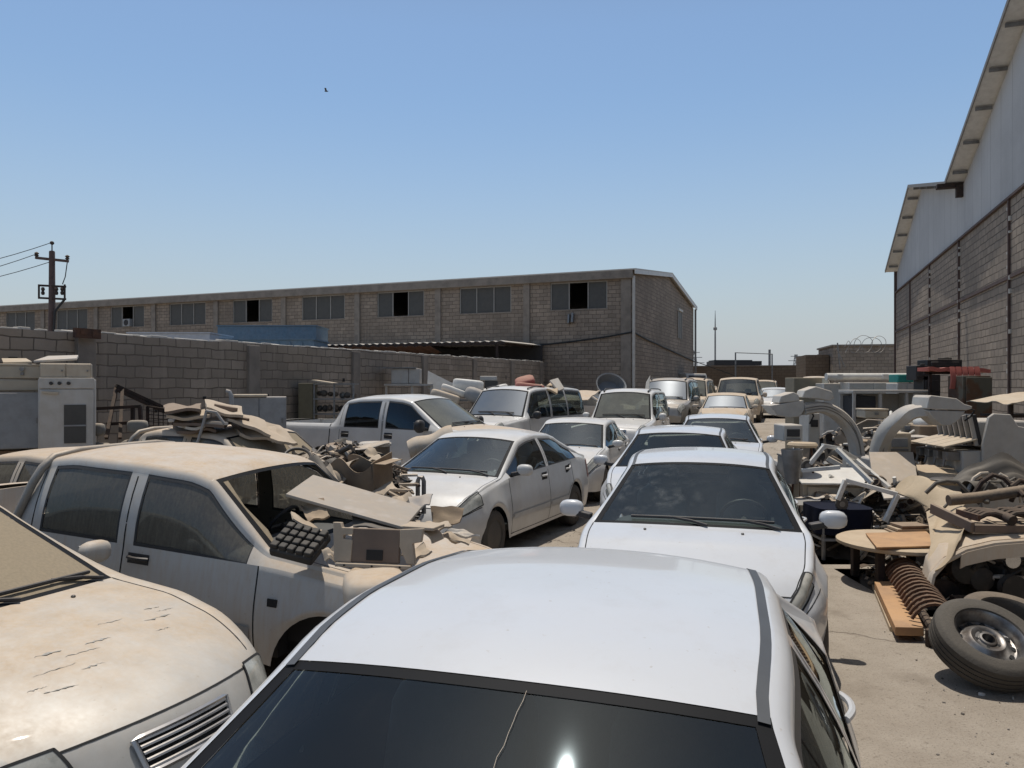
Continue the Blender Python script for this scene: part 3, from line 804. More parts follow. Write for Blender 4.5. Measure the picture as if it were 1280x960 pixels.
def yaw_of(fx, fy): return math.atan2(fy, fx)
def put(x, y): return (x, y, gz(x, y))
YL = yaw_of(-.28, -.96)
ROW = 'white sedans queued nose to tail in the main row'
car1, sh1 = make_car('parked_car', SEDAN, 'nearest white sedan filling the bottom of the view, roof and black-edged windscreen only', 'car', m_white, g_clear, g_side, loc=(.085, 2.09, 0), yaw=yaw_of(-.295, -.9555), strips=True, group=ROW)
car2 = copy_tree(car1, swap={'windscreen_glass': g_swirl}); car2.location = put(1.71, 6.96); car2.rotation_euler.z = YL
tag(car2, 'white sedan with smudged windscreen and both mirrors showing, behind the nearest roof', 'car', ROW)
car3 = copy_tree(car1); car3.location = put(2.44, 11.15); car3.rotation_euler.z = YL
tag(car3, 'white sedan third in the main row, only its roof and upper windscreen visible', 'car', ROW)
car4 = copy_tree(car1, swap={'windscreen_glass': g_used}); car4.location = put(4.2, 15.7); car4.rotation_euler.z = YL
tag(car4, 'white sedan fourth in the main row with one mirror out, before the tan dusty sedan', 'car', ROW)
swap_tan = {'white_paint_used': m_tan_dusty, 'windscreen_glass_used': g_glare, 'side_glass': g_dusty}
optra, sho = make_car('parked_car', OPTRA, 'white sedan with dented nose, clear headlight and dusty doors beside the scrap heap', 'car', m_white_used, g_used, g_side, loc=put(-.36, 10.5), yaw=yaw_of(-.43, -.903), trim=(1.15, 1.5, m_white_used))
sunny, _ = make_car('parked_car', SUNNY, 'smaller white sedan with grimy bumper and square headlight behind the dented white sedan', 'car', m_white_used, g_used, g_side, loc=put(1.30, 15.2), yaw=yaw_of(-.30, -.954), group=None)
tan = copy_tree(sunny, swap=swap_tan); tan.location = (7.15, 25.6, .40); tan.rotation_euler.z = yaw_of(-.32, -.947); tag(tan, 'tan dust-covered sedan with sun glare on its windscreen, behind the white row', 'car')
burb, _ = make_car('parked_suv', LONGSUV, 'big tan dust-covered wagon standing behind the tan sedan', 'suv', m_tan_dusty, g_used, g_dusty, loc=(9.9, 33.5, .52), yaw=yaw_of(-.33, -.944))
exped, _ = make_car('parked_suv', BIGSUV, 'large white off-roader with black mirrors and red seat piled on its roof', 'suv', m_white_used, g_glare, g_side, loc=put(.15, 20.6), yaw=yaw_of(-.52, -.854), mirror_m=m_black_plastic, rack=True)
troop, _ = make_car('parked_suv', WAGON, 'white estate-type off-roader with black roof rails and white mirror', 'suv', m_white_used, g_dustyws, g_side, loc=put(3.05, 20.2), yaw=yaw_of(-.33, -.944), rack=True)
greysuv = copy_tree(troop, swap={'white_paint_used': m_grey_car, 'dusty_windscreen': g_glare}); greysuv.location = put(5.5, 26.8); greysuv.rotation_euler.z = yaw_of(-.36, -.93); tag(greysuv, 'dusty grey off-roader with glaring windscreen behind the white estate', 'suv')
tansuv = copy_tree(troop, swap={'white_paint_used': m_tan_dusty, 'side_glass': g_dusty}); tansuv.location = put(7.35, 31.6); tansuv.rotation_euler.z = yaw_of(-.36, -.93); tag(tansuv, 'tan off-roader tucked behind the dusty grey off-roader', 'suv')
redlamp = copy_tree(sunny, swap=swap_tan); redlamp.location = put(9.0, 37.); redlamp.rotation_euler.z = yaw_of(.3, .954); tag(redlamp, 'tan sedan turned tail-on showing red rear lamps', 'car')
farw = copy_tree(sunny, swap={'windscreen_glass_used': g_glare}); farw.location = put(12.7, 37.); farw.rotation_euler.z = yaw_of(-.33, -.944); tag(farw, 'far white saloon with blinding windscreen glare beside the big tan wagon', 'car')
fart = copy_tree(sunny, swap=swap_tan); fart.location = put(11.2, 44.); fart.rotation_euler.z = yaw_of(.3, .954); tag(fart, 'farthest tan saloon, just a roof near the brown end wall', 'car')
farsuv = copy_tree(troop, swap={'white_paint_used': m_tan_dusty, 'side_glass': g_dusty}); farsuv.location = put(14.4, 44.); farsuv.rotation_euler.z = yaw_of(-.33, -.944); tag(farsuv, 'pale wagon at the far end just showing over the white saloon', 'suv')
farpick = copy_tree(sunny, swap={'white_paint_used': m_white_dusty, 'windscreen_glass_used': g_dustyws}); farpick.location = put(16.6, 42.); farpick.rotation_euler.z = yaw_of(-.33, -.944); tag(farpick, 'white car behind the lockers, only its roof showing', 'car')
farpick.location.z += .6
beige_l = copy_tree(sunny, swap=swap_tan); beige_l.location = put(2.7, 27.); beige_l.rotation_euler.z = yaw_of(.85, -.52); tag(beige_l, 'tan dusty sedan lying crosswise behind the two white off-roaders', 'car')

crew, _ = make_car('pickup_truck', CREW, 'white crew-cab pickup with black windows and empty load bed', 'pickup', m_white_used, g_dustyws, g_tint, loc=put(-2.13, 15.3), yaw=yaw_of(.89, -.45), mirror_m=m_black_plastic, handle_m=m_black_plastic, hood_m=m_white_dusty)
luv, shl = make_car('pickup_truck', PICKUP, 'dust-coated double-cab pickup without windscreen, junk heaped on its bonnet', 'pickup', m_white_dusty, 'none', g_dusty, loc=(-2.31, 6.05, -.06), yaw=yaw_of(.955, -.30), pitch=R(3.5), wheels=[(1, 1), (1, -1)], mirrors=False, wipers=False, lamps=False, trim=(.55, 1.25, m_greybox), handle_m=m_black_plastic, roof_m=m_white_dusty)
luv2, shl2 = make_car('pickup_truck', PICKUP, 'second tan double-cab pickup buried under door panels', 'pickup', m_tan_dusty, g_caked, g_dusty, loc=(-3.62, 10.25, -.08), yaw=yaw_of(.90, -.43), mirrors=False)
lux, shx = make_car('parked_car', LUX, 'silver saloon caked in tan dust with scratched bonnet, in the near corner', 'car', m_silver, g_caked, g_dusty, loc=(-3.46, 4.08, 0), yaw=yaw_of(.914, -.407), mirrors=[1], mirror_m=m_white_dusty)
tanl = copy_tree(sunny, swap={'white_paint_used': m_tan_dusty, 'windscreen_glass_used': g_caked, 'side_glass': g_dusty}); tanl.location = (-4.78, 8.72, -.07); tanl.rotation_euler.z = yaw_of(.92, -.38); tag(tanl, 'tan dust-covered saloon between the near pickup and the old stoves', 'car')

# roll hoop behind the near pickup's cab
def hoop(root, x):
    mb = MB(); mb.tube([(x-.02, -.80, 1.06), (x+.06, -.745, 1.32), (x+.10, -.70, 1.44), (x+.12, -.62, 1.515), (x+.12, -.4, 1.545), (x+.12, .4, 1.545), (x+.12, .62, 1.515), (x+.10, .70, 1.44), (x+.06, .745, 1.32), (x-.02, .80, 1.06)], .03, 8)
    part('roll_hoop', mb, m_alu, root, ang=60)
hoop(luv, -1.19); hoop(luv2, -1.30)
# shard of windscreen, far-side pillar trim and green window sticker in the near pickup
mb = MB()
sps = [(.90, 5.02), (.78, 5.02), (.60, 5.02), (.40, 5.03), (.30, 5.05)]
vs = []
for k, (x, r) in enumerate(sps):
    vs.append(shl.S(x, r, -1, -.004)); vs.append(shl.S(x, r+(.10 if k in (1, 3) else .06), -1, -.004))
for k in range(len(sps)-1): mb.f.append([2*k, 2*k+1, 2*k+3, 2*k+2]); mb.mi.append(0)
mb.v = [tuple(v) for v in vs]
part('windshield_shard', mb, g_caked, luv)
mb = MB(); c = shl.S(.32, 3.62, 1, -.03)
mb.prism([(-.11+.0, -.03), (-.09, -.05), (.07, -.05), (.12, -.02), (.09, .045), (-.02, .055), (-.10, .03)], -.001, .001, 0, Matrix.Translation(c) @ Matrix.Rotation(R(90), 4, 'X'))
mb.prism([(-.07, -.018), (.02, -.018), (.02, .012), (-.07, .012)], .0015, .0025, 1, Matrix.Translation(c) @ Matrix.Rotation(R(90), 4, 'X'))
part('window_sticker', mb, [m_green, m_sticker], luv)
# scratches on the silver bonnet
m_scr = M('bare_scratched_metal', (.33, .30, .25), .5, .3, col2=(.45, .41, .35), ns=60.)
r5_ = random.Random(4)
for k, (x, y, l, a) in enumerate([(1.75, .05, .12, .1), (1.80, -.06, .15, .15), (1.72, -.16, .11, .2), (1.86, -.22, .17, .05), (1.92, -.1, .1, .2), (1.62, .22, .13, .15), (1.72, .42, .16, .1), (1.66, .52, .10, .1), (1.84, .34, .08, .1), (1.99, -.28, .12, .15), (1.94, -.34, .07, .1), (1.60, .48, .09, .2)]):
    mb = MB()
    n = 10; prev = None
    for i in range(n+1):
        t = i/n-.5; yy = y+l*t*math.cos(a); x_ = x+l*t*math.sin(a)+.012*noise.noise((t*7, k*3.1, 0))
        w = .006*[1.8, .7, 2.4, .5, 1.2, .6, 2.6, .8, .5, 1.9, .6, 1.][k % 12]*(1-(2*t)**2)*abs(.35+1.6*noise.noise((t*9+k, 2.2, k*1.3)))+.0008
        y5 = shx.sec(x_)[7]; p = shx.S(x_, 6-abs(yy)/y5, 1 if yy > 0 else -1, .0015)
        mb.v += [tuple(p+Vector((-w, 0, 0))), tuple(p+Vector((w, 0, 0)))]
        if i: mb.f.append([2*i-2, 2*i-1, 2*i+1, 2*i]); mb.mi.append(0)
    part('scratch', mb, m_scr, lux)
# long crack across the nearest windscreen
mb = MB(); cr = []
for i in range(16):
    t = i/15; x_ = .345+.36*t; yy = .07-.035*t+.006*noise.noise((t*11, 0, 3)); y5 = sh1.sec(x_)[7]
    cr.append(sh1.S(x_, 6-yy/y5, 1, .001))
mb.tube(cr, .0006, 4); part('crack', mb, m_alu, car1)
# ------------------------------------------------------------------ ground and sky
m_ground, nt, out = base_mat('dusty_concrete_ground')
g = nd(nt, 'ShaderNodeNewGeometry'); v = g.outputs['Position']
n1 = noise_t(nt, v, .35, 8, .6); n2 = noise_t(nt, v, 2.2, 8, .65); n3 = noise_t(nt, v, 14., 6, .7); n4 = noise_t(nt, v, 70., 3, .7)
c = mixc(nt, mapr(nt, n2, .32, .68), (.30, .252, .20), (.385, .33, .268))
c = mixc(nt, mapr(nt, n1, .45, .65, 0, .55), c, (.42, .365, .30))
c = mixc(nt, mapr(nt, n3, .56, .70, 0, .6), c, (.19, .155, .12))
c = mixc(nt, mapr(nt, n4, .57, .68, 0, .75), c, (.13, .105, .08))
vo = nd(nt, 'ShaderNodeTexVoronoi', {'Vector': nd(nt, 'ShaderNodeVectorMath', {0: v, 1: nd(nt, 'ShaderNodeVectorMath', {0: nd(nt, 'ShaderNodeTexNoise', {'Vector': v, 'Scale': 1.3, 'Detail': 6.}).outputs['Color'], 'Scale': 1.6}, operation='SCALE').outputs[0]}, operation='ADD').outputs[0], 'Scale': .38}, feature='DISTANCE_TO_EDGE')
crk = mapr(nt, vo.outputs['Distance'], .0, .010, .5, 0.)
c = mixc(nt, crk, c, (.17, .13, .10))
stn = mapr(nt, noise_t(nt, v, .9, 5, .6), .57, .72, 0, .65)
c = mixc(nt, stn, c, (.18, .145, .11))
hh = mth(nt, 'ADD', mth(nt, 'MULTIPLY', n3, .5), mth(nt, 'SUBTRACT', mth(nt, 'MULTIPLY', n4, .5), mth(nt, 'MULTIPLY', crk, 1.5)))
bp = nd(nt, 'ShaderNodeBump', {'Height': hh, 'Strength': .9, 'Distance': .03})
p = nd(nt, 'ShaderNodeBsdfPrincipled', {'Base Color': c, 'Roughness': .95, 'Normal': bp.outputs[0]}); p.inputs['Specular IOR Level'].default_value = .2
nt.links.new(p.outputs[0], out.inputs[0])
mb = MB()
xs = [-3000, -800, -250, -90]+[-60+3*i for i in range(41)]+[90, 250, 800, 3000]
ys = [-300, -60]+[-20+2*i for i in range(51)]+[100, 150, 300, 800, 3500]
for x in xs:
    for y in ys: mb.v.append((x, y, gz(x, y)))
for i in range(len(xs)-1):
    for j in range(len(ys)-1):
        a = i*len(ys)+j; mb.f.append([a, a+len(ys), a+len(ys)+1, a+1]); mb.mi.append(0)
structure('ground', mb, m_ground)

world = bpy.data.worlds.new('World'); sc.world = world; world.use_nodes = True
nt = world.node_tree; nt.nodes.clear()
SUN = Vector((-.045, .205, .977)).normalized()
sky = nd(nt, 'ShaderNodeTexSky', sky_type='NISHITA'); sky.sun_disc = False
sky.sun_elevation = math.asin(SUN.z); sky.sun_rotation = math.atan2(SUN.x, SUN.y)
sky.air_density = 1.25; sky.dust_density = 1.0; sky.ozone_density = 2.5; sky.altitude = 50
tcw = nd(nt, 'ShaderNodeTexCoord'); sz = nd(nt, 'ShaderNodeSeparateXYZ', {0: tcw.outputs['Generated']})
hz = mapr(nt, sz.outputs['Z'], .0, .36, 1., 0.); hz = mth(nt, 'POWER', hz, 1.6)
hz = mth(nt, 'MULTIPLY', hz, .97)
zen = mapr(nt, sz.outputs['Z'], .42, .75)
tint = mixc(nt, zen, (.98, 1.045, 1.08), (.86, .80, .70))  # unseen zenith made dimmer and warmer to cut the blue fill light
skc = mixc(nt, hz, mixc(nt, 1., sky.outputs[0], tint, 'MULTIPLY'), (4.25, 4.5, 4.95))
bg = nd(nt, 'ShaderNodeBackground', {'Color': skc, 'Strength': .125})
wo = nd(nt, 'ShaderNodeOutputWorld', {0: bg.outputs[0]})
sl = bpy.data.lights.new('sun', 'SUN'); sl.energy = 4.1; sl.angle = R(.5); sl.color = (1., .955, .88)
so = bpy.data.objects.new('sun', sl); COL.objects.link(so)
so.rotation_euler = (-SUN).to_track_quat('-Z', 'Y').to_euler()
cam = bpy.data.cameras.new('camera'); co = bpy.data.objects.new('camera', cam); COL.objects.link(co)
cam.lens = 27.; cam.sensor_width = 36.; cam.sensor_fit = 'HORIZONTAL'; cam.clip_end = 6000; cam.clip_start = .05
cam.shift_y = 2/1280
co.location = (0, 0, H); co.rotation_euler = (R(90), 0, 0); sc.camera = co
vs = sc.view_settings; vs.view_transform = 'Standard'; vs.look = 'None'; vs.exposure = -.14; vs.gamma = 1.; vs.use_curve_mapping = False
sc.render.engine = 'CYCLES'
sc.cycles.max_bounces = 8; sc.cycles.transparent_max_bounces = 16; sc.cycles.caustics_reflective = False; sc.cycles.caustics_refractive = False
sc.cycles.use_denoising = True
sc.cycles.sample_clamp_indirect = 6.

# ------------------------------------------------------------------ long block building on the left
def frame_of(o, xd):           # local frame with x along xd
    a = math.atan2(xd[1], xd[0]); return o, a
Bc = Vector((5.87, 37.6, 0)); bd = Vector((-.925, .38, 0)).normalized(); L = 60.
ang = math.atan2(bd.y, bd.x)   # local +x runs away to the left, local -y... towards the yard
bl = thing('warehouse', 'long low block warehouse with clerestory windows behind the yard wall', 'warehouse', Bc, (0, 0, ang))
# local: x 0..60 along, y into the building is -? (rotate so +y points away from camera)
DY = -1                        # building depth direction in local y
WD = 18.7
mb = MB(); z0, z1, z2 = 5.85, 7.28, 7.62
wins = [(1.24+5.15*k, 4.23+5.15*k) for k in range(11)]
mb.box((L/2, DY*.1, z0/2), (L, .2, z0))
prev = 0
for a, b in wins+[(L, L)]:
    mb.box(((prev+a)/2, DY*.1, (z0+z1)/2), (a-prev, .2, z1-z0)); prev = b
mb.box((L/2, DY*.1, (z1+z2)/2), (L, .2, z2-z1))
mb.box((L/2, DY*(WD-.1), 3.75), (L, .2, 7.5)); mb.box((L-.1, DY*WD/2, 3.75), (.2, WD-.5, 7.5))
part('front_wall', mb, m_block_far, bl)
gm = MB()
poly = [(0.002, 0), (WD, 0), (WD, 7.55), (WD/2, 8.65), (0.002, 7.55)]
X = Matrix(((0, 0, 1, 0), (DY, 0, 0, 0), (0, 1, 0, 0), (0, 0, 0, 1)))
gm.prism(poly, .01, .21, 0, X)
part('gable_wall', gm, m_block_far, bl)
for k in range(12):
    mb = MB().box((.28 if k == 0 else .16+5.15*k+.2, .035-0*DY, 3.65), (.5 if k == 0 else .34, .13, 7.3))
    part('pilaster', mb, m_conc_post, bl)
mb = MB().box((L/2-.05, .10, 7.50), (L+.1, .34, .40)); part('eave_fascia', mb, m_conc_post, bl, .01)
mb = MB()
y0, y1, ym = .28, DY*(WD+.15), DY*WD/2
mb.sheet(lambda u, v: (-.25+(L+.5)*u, y0+(ym-y0)*v, 7.72+(8.80-7.72)*v), 1, 1, .06)
mb.sheet(lambda u, v: (-.25+(L+.5)*u, ym+(y1-ym)*v, 8.80+(7.66-8.80)*v), 1, 1, .06)
part('roof', mb, m_roofwhite, bl)
mb = MB(); mb.bar((-.22, .26, 7.6), (-.22, ym, 8.68), .05, .22); mb.bar((-.22, ym, 8.68), (-.22, y1, 7.55), .05, .22)
part('verge_board', mb, m_soffit, bl)
for k, (a, b) in enumerate(wins):
    w = part('window', MB().box(((a+b)/2, -.07, z0+.03), (b-a, .16, .05)), m_conc_post, bl)
    fm = MB(); n = 3; ww = (b-a)/n
    for q in range(n+1): fm.box((a+ww*q+(.03 if q == 0 else -.03 if q == n else 0), -.06, (z0+z1)/2+.02), (.05, .05, z1-z0-.06))
    fm.box(((a+b)/2, -.06, z1-.03), (b-a-.12, .04, .05))
    part('frame', fm, m_frame, w)
    openp = {0: 1, 2: 1, 4: 1, 6: 1, 9: 0}.get(k)
    for q in range(n):
        if q == openp: continue
        part('pane', MB().box((a+ww*(q+.5), -.075, (z0+z1)/2+.01), (ww-.07, .012, z1-z0-.08)), m_pane, w)
    if k == 6:
        ac = MB().box((a+ww*1.45, -.02, z0+.32), (.62, .32, .5)); part('air_conditioner', ac, m_greybox, w, .02)
        part('fan_grille', MB().lathe([(.2, 0), (.2, .02), (.001, .02)], 16, (a+ww*1.45, .145, z0+.32), 'Y'), m_dark, w)
gw = part('window', MB().box((.005-.05, DY*13.1, 5.3+1.62), (.12, 1.5, .14)), m_roofwhite, bl)
part('frame', MB().box((-.03, DY*12.45, 5.95), (.06, .08, 1.75)).box((-.03, DY*13.7, 5.95), (.06, .08, 1.75)).box((-.03, DY*13.1, 5.95), (.06, .06, 1.75)), m_frame, gw)
part('pane', MB().box((-.015, DY*13.1, 5.95), (.03, 1.2, 1.7)), m_pane, gw)
part('drain_pipe', MB().tube([(-.12, .12, .3), (-.12, .12, 7.4)], .07, 10), m_offwhite, bl)
part('drain_pipe', MB().tube([(-.12, y1+.05, .3), (-.12, y1+.05, 7.5)], .07, 10), m_roofedge, bl)
part('wall_cable', MB().tube([(14+0*i-i*1.4, .12, 4.3-.45*math.sin(math.pi*min(1, i/10))**.8+.35*i/10) for i in range(11)]+[(-.05, .14, 4.7)]+[(-.05, DY*(i*1.87), 4.62-.85*i/10+.02*(i % 2)) for i in range(1, 11)], .045, 6), m_wire, bl)
part('cable', MB().tube([(-.05, y1, 3.8), (-3, y1-3, 2.6), (-6, y1-6, 2.1)], .03, 5), m_wire, bl)
part('wall_lamp', MB().box((3.0, .12, 5.45), (.12, .22, .5), (0.2, 0, 0)).box((3.2, .12, 5.4), (.1, .2, .5), (.2, 0, 0)), m_steel, bl, .02)

# lean-to canopy and blue sheds between wall and warehouse
def P_on(px, py, Y): return P(px, py, Y)
cn = thing('canopy', 'dark open lean-to with pale corrugated roof against the warehouse', 'canopy', Bc, (0, 0, ang))
mb = MB()
def cor(u, v): 
    x = 4.6+17.5*u; return (x, .15+5.0*v, 4.12-.06*v+.035*math.sin(x*16))
mb.sheet(cor, 160, 1, .02); part('roof', mb, m_roofwhite, cn)
mb = MB(); mb.bar((4.6, 5.1, 3.97), (22.1, 5.1, 3.97), .08, .12)
for x in (5., 9.3, 13.6, 18.): mb.bar((x, .2, 4.0), (x, 5.1, 3.98), .06, .1)
part('beam', mb, m_darkrust, cn)
for x in (5., 9.3, 13.6, 18., 22.): part('post', MB().bar((x, 5.05, 0), (x, 5.05, 3.9), .1), m_darkrust, cn)
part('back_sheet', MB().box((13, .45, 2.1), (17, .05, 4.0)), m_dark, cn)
single('rusty_roof_sheet', MB().sheet(lambda u, v: (6*u, 2.2*v, .03*math.sin(u*90)-.2*v), 90, 1, .015), m_rust, 'rust red corrugated sheet roofing between the blue shed and the pale canopy', 'roof sheet', loc=P(372, 437, 34.)+Vector((0, 0, .1)), rot=(0, 0, R(-8)))
def shed(name, label, x0, x1, ytop, ybot, Y, mat, ribs=True, dz=0):
    a, b = P(x0, ytop, Y), P(x1, ytop, Y*1.0); w = b.x-a.x; zt = a.z
    o = thing(name, label, 'shed', ((a.x+b.x)/2, Y+1.2, 0))
    part('wall', MB().box((0, 0, zt/2), (w, 2.4, zt)), mat, o)
    mb = MB()
    if ribs:
        n = int(w/.45)
        for k in range(n+1): mb.box((-w/2+w*k/n, -1.22, zt/2-.03), (.06, .05, zt-.1))
        part('rib', mb, mat, o)
    part('roof', MB().box((0, 0, zt+.03), (w+.1, 2.5, .05)), mat, o)
    return o
shed('metal_shed', 'blue ribbed metal shed peeping over the grey yard wall', 245, 392, 425, 440, 31., m_blue)
shed('metal_shed', 'flat blue box set back behind the blue ribbed shed', 272, 395, 408, 425, 37., m_blue, False)
shed('metal_shed', 'pale blue low roof over the wall, left of the blue sheds', 160, 262, 417, 430, 30., m_paleblue, False)

# ------------------------------------------------------------------ near grey wall on the left
wl = thing('yard_wall', 'long grey block wall with crumbling top along the left of the yard', 'wall', (-11.75, 0, 0), (0, 0, math.atan2(1, .35)))
k = math.hypot(1, .35); Ls = 4.*k; Le = 38.2*k
mb = MB(); n = 120
def wtopz(s):
    y = s/k; base = 2.15+.0655*11.75 + (y-11.6)*(.30/26.5)
    return base + .035*noise.noise((s*1.3, 3.1, 0))+.02*noise.noise((s*5.1, 1.1, 0))
pts = lin(Ls, Le, n)
for s_ in pts: mb.v += [(s_, .0, -.2), (s_, .0, wtopz(s_)), (s_, .18, wtopz(s_+.07)), (s_, .18, -.2)]
for i in range(n):
    a = 4*i
    for q in ((0, 4, 5, 1), (1, 5, 6, 2), (2, 6, 7, 3)): mb.f.append([a+t for t in q]); mb.mi.append(0)
mb.f.append([0, 1, 2, 3]); mb.mi.append(0); mb.f.append([4*n+3, 4*n+2, 4*n+1, 4*n]); mb.mi.append(0)
part('wall', mb, m_block_near, wl)
cs = []
for q in range(12):
    g_ = 1.102+.35*q-.35*2
    y = g_*11.75
    if y > 38: break
    s_ = y*k
    part('pilaster', MB().box((s_, -.03, wtopz(s_)/2-.02), (.36, .1, wtopz(s_)-.03)), m_conc_post, wl, .01)
mb = MB()
for i in range(0, n, 1):
    s_ = pts[i]; mb.box((s_+rng.uniform(-.1, .1), .09, wtopz(s_)+.012), (rng.uniform(.15, .42), rng.uniform(.08, .16), rng.uniform(.02, .05)), (rng.uniform(-.2, .2), 0, 0))
part('mortar_capping', mb, m_roofwhite, wl, .008)
mb = MB()
for i in range(26):
    s_ = rng.uniform(Ls+6, Le); zz = rng.choice([1.2, 1.6, 1.8, 2.2, 2.4])
    mb.box((s_, -.004, zz), (rng.uniform(.05, .16), .01, rng.uniform(.05, .18)))
part('putlog_hole', mb, m_gap, wl)
single('rusty_plate', MB().box((0, 0, 0), (.5, .06, .16)).box((-.1, -.03, .02), (.12, .02, .08)).box((.12, -.03, .0), (.1, .02, .1)), m_rust, 'rusty bracket plate on top of the grey wall pillar', 'bracket', loc=(-7.24+.16, 12.92-.12, wtopz(12.9*k)-.02), rot=(0, 0, math.atan2(1, .35)))
# short return wall joining the warehouse
# ------------------------------------------------------------------ hall on the right
hl = thing('hall', 'tall block hall with white metal upper cladding along the right of the yard', 'hall', (5.54, 0, 0), (0, 0, math.atan2(1, .354)))
k2 = math.hypot(1, .354)
Y2 = lambda y: y*k2
x0, x1 = Y2(-4), Y2(38.)
part('block_wall', MB().box(((x0+x1)/2, -.1, 3.31), (x1-x0, .2, 6.62)), m_block_right, hl)
roof = [(38.35, 7.75), (31.2, 10.18), (24.07, 8.42), (12.9, 12.2), (2.5, 8.45), (-5, 11.)]
mb = MB(); poly = [(x0, 6.62)]+[(x1, 6.62)]+[(Y2(y) if y < 38 else x1, z-.12) for y, z in roof]
poly[-1] = (x0, 11.)
X = Matrix(((1, 0, 0, 0), (0, 0, 1, 0), (0, 1, 0, 0), (0, 0, 0, 1)))
mb.prism(poly, -.17, -.05, 0, X); part('cladding', mb, m_clad, hl)
mb = MB()
for i in range(len(roof)-1):
    (ya, za), (yb, zb) = roof[i], roof[i+1]
    mb.sheet(lambda u, v, a=ya, b=yb, c=za, d=zb: (Y2(a+(b-a)*u), .42-14*v, c+(d-c)*u), 1, 1, .05)
part('roof', mb, m_soffit, hl)
mb = MB()
for i in range(len(roof)-1):
    (ya, za), (yb, zb) = roof[i], roof[i+1]
    mb.bar((Y2(ya), .44, za+.01), (Y2(yb), .44, zb+.01), .03, .12)
part('roof_edge', mb, m_roofedge, hl)
for i in range(len(roof)-1):
    (ya, za), (yb, zb) = roof[i], roof[i+1]; n = max(2, int(abs(ya-yb)/1.25))
    for q in range(n):
        t = (q+.5)/n; y, z = ya+(yb-ya)*t, za+(zb-za)*t
        if y > 8: part('purlin_end', MB().box((Y2(y), .16, z-.10), (.06, .40, .09)), m_steel, hl)
part('valley_gutter', MB().box((Y2(24.07), .3, 8.33), (.26, .75, .14)).box((Y2(24.0), .05, 8.12), (.18, .2, .36)), m_darkrust, hl, .01)
for y in (2., 7.6, 13.2, 18.8, 24.2, 29.1, 33.6):
    part('wall_post', MB().box((Y2(y), .02, 3.3), (.08, .07, 6.6)), m_bronze, hl)
mb = MB()
for y in (13.2, 18.8, 24.2, 29.1):
    for q in range(14):
        mb.box((Y2(y)+rng.choice((-.09, .09)), .025, 2.+.34*q+rng.uniform(-.1, .1)), (.07, .05, rng.uniform(.05, .12)))
part('mortar_dab', mb, m_roofwhite, hl)
part('tie_beam', MB().box(((x0+x1)/2, .02, 4.71), (x1-x0, .05, .09)), m_bronze, hl)
part('top_flashing', MB().box(((x0+x1)/2, .03, 6.64), (x1-x0, .08, .06)), m_bronze, hl)
part('corner_post', MB().box((x1+.03, -.05, 3.9), (.1, .25, 7.6)), m_bronze, hl)

# ------------------------------------------------------------------ the far end of the yard
fw = thing('end_wall', 'brown block wall closing the far end of the yard', 'wall', (5, 62, 0), (0, 0, math.atan2(-.33, .944)))
part('wall', MB().box((8, 0, 1.9), (42, .25, 3.2)), m_block_brown, fw)
part('coping', MB().box((8, 0, 3.53), (42, .32, .06)), m_conc_post, fw)
lb = thing('block_hut', 'low grey block hut in the far corner by the hall', 'hut', P(1095, 470, 47.)+Vector((0, 2.5, 0))*1, (0, 0, R(-12)))
lb.location.z = 0
part('wall', MB().box((0, 0, 2.25), (3.9, 5, 4.5)), m_block_near, lb)
part('roof_slab', MB().box((0, 0, 4.53), (4.1, 5.2, .1)), m_conc_post, lb)
part('side_wing', MB().box((-2.7, .5, 2.0), (1.4, 4, 4.0)), m_block_brown, lb)
rz = thing('razor_wire', 'loose coils of razor wire on the roof of the low block hut', 'razor wire', P(1075, 440, 46.))
for q, (dx, rr, tl) in enumerate([(-.3, .5, .5), (.2, .62, .2), (.7, .55, -.2), (1.1, .6, .4), (-.8, .42, .9)]):
    E = Euler((R(90)+tl*.4, 0, tl)).to_matrix()
    part('coil', MB().tube([Vector((dx, 0, rr*.75))+E @ Vector((rr*math.cos(a), rr*math.sin(a)*.85, .03*math.sin(3*a))) for a in [2*math.pi*t/28 for t in range(28)]], .016, 4, closed=True), m_steel, rz)
part('stake', MB().bar((-1.2, 0, -1.0), (-1.35, 0, .55), .06), m_steel, rz)
part('stake', MB().bar((-.9, 0, -.9), (-1.4, 0, .2), .05), m_steel, rz)
ft = thing('flat_roof_shed', 'dark flat roof with pale edge above the brown end wall', 'shed', P(917, 470, 66.))
ft.location.z = 0
part('roof', MB().box((0, 0, 3.95), (4.0, 2.6, .35)).box((-.3, 0, 4.17), (3.2, 2., .1)), m_dark, ft)
part('wall', MB().box((0, .2, 1.9), (3.6, 2., 3.75)), m_block_brown, ft)
single('pipe_gantry', MB().tube([(-1.32, 0, 0), (-1.32, 0, 4.45), (1.35, 0, 4.35), (1.35, 0, 0)], .06, 6), m_steel, 'thin pipe gantry standing over the far end of the car rows', 'gantry', loc=(P(942, 470, 56).x, 56, 0))
for px, top, lab in ((962, 437, 'dark pole standing next to the thin pipe gantry'), (1023, 443, 'short dark pole midway along the brown end wall')):
    b = P(px, top, 64.); single('pole', MB().lathe([(.11, 0), (.10, b.z), (.001, b.z+.02)], 10), m_steel, lab, 'pole', loc=(b.x, 64., 0))
b = P(894, 388, 130.)
mt = thing('radio_mast', 'thin tall radio mast on the hazy horizon', 'mast', (b.x, 130, 0))
part('mast_tube', MB().lathe([(.16, 0), (.14, b.z*.7), (.08, b.z*.9), (.03, b.z)], 8), m_steel, mt)
part('antenna_ring', MB().lathe([(.05, b.z-3.4), (.32, b.z-3.3), (.32, b.z-2.9), (.05, b.z-2.8)], 8), m_steel, mt)
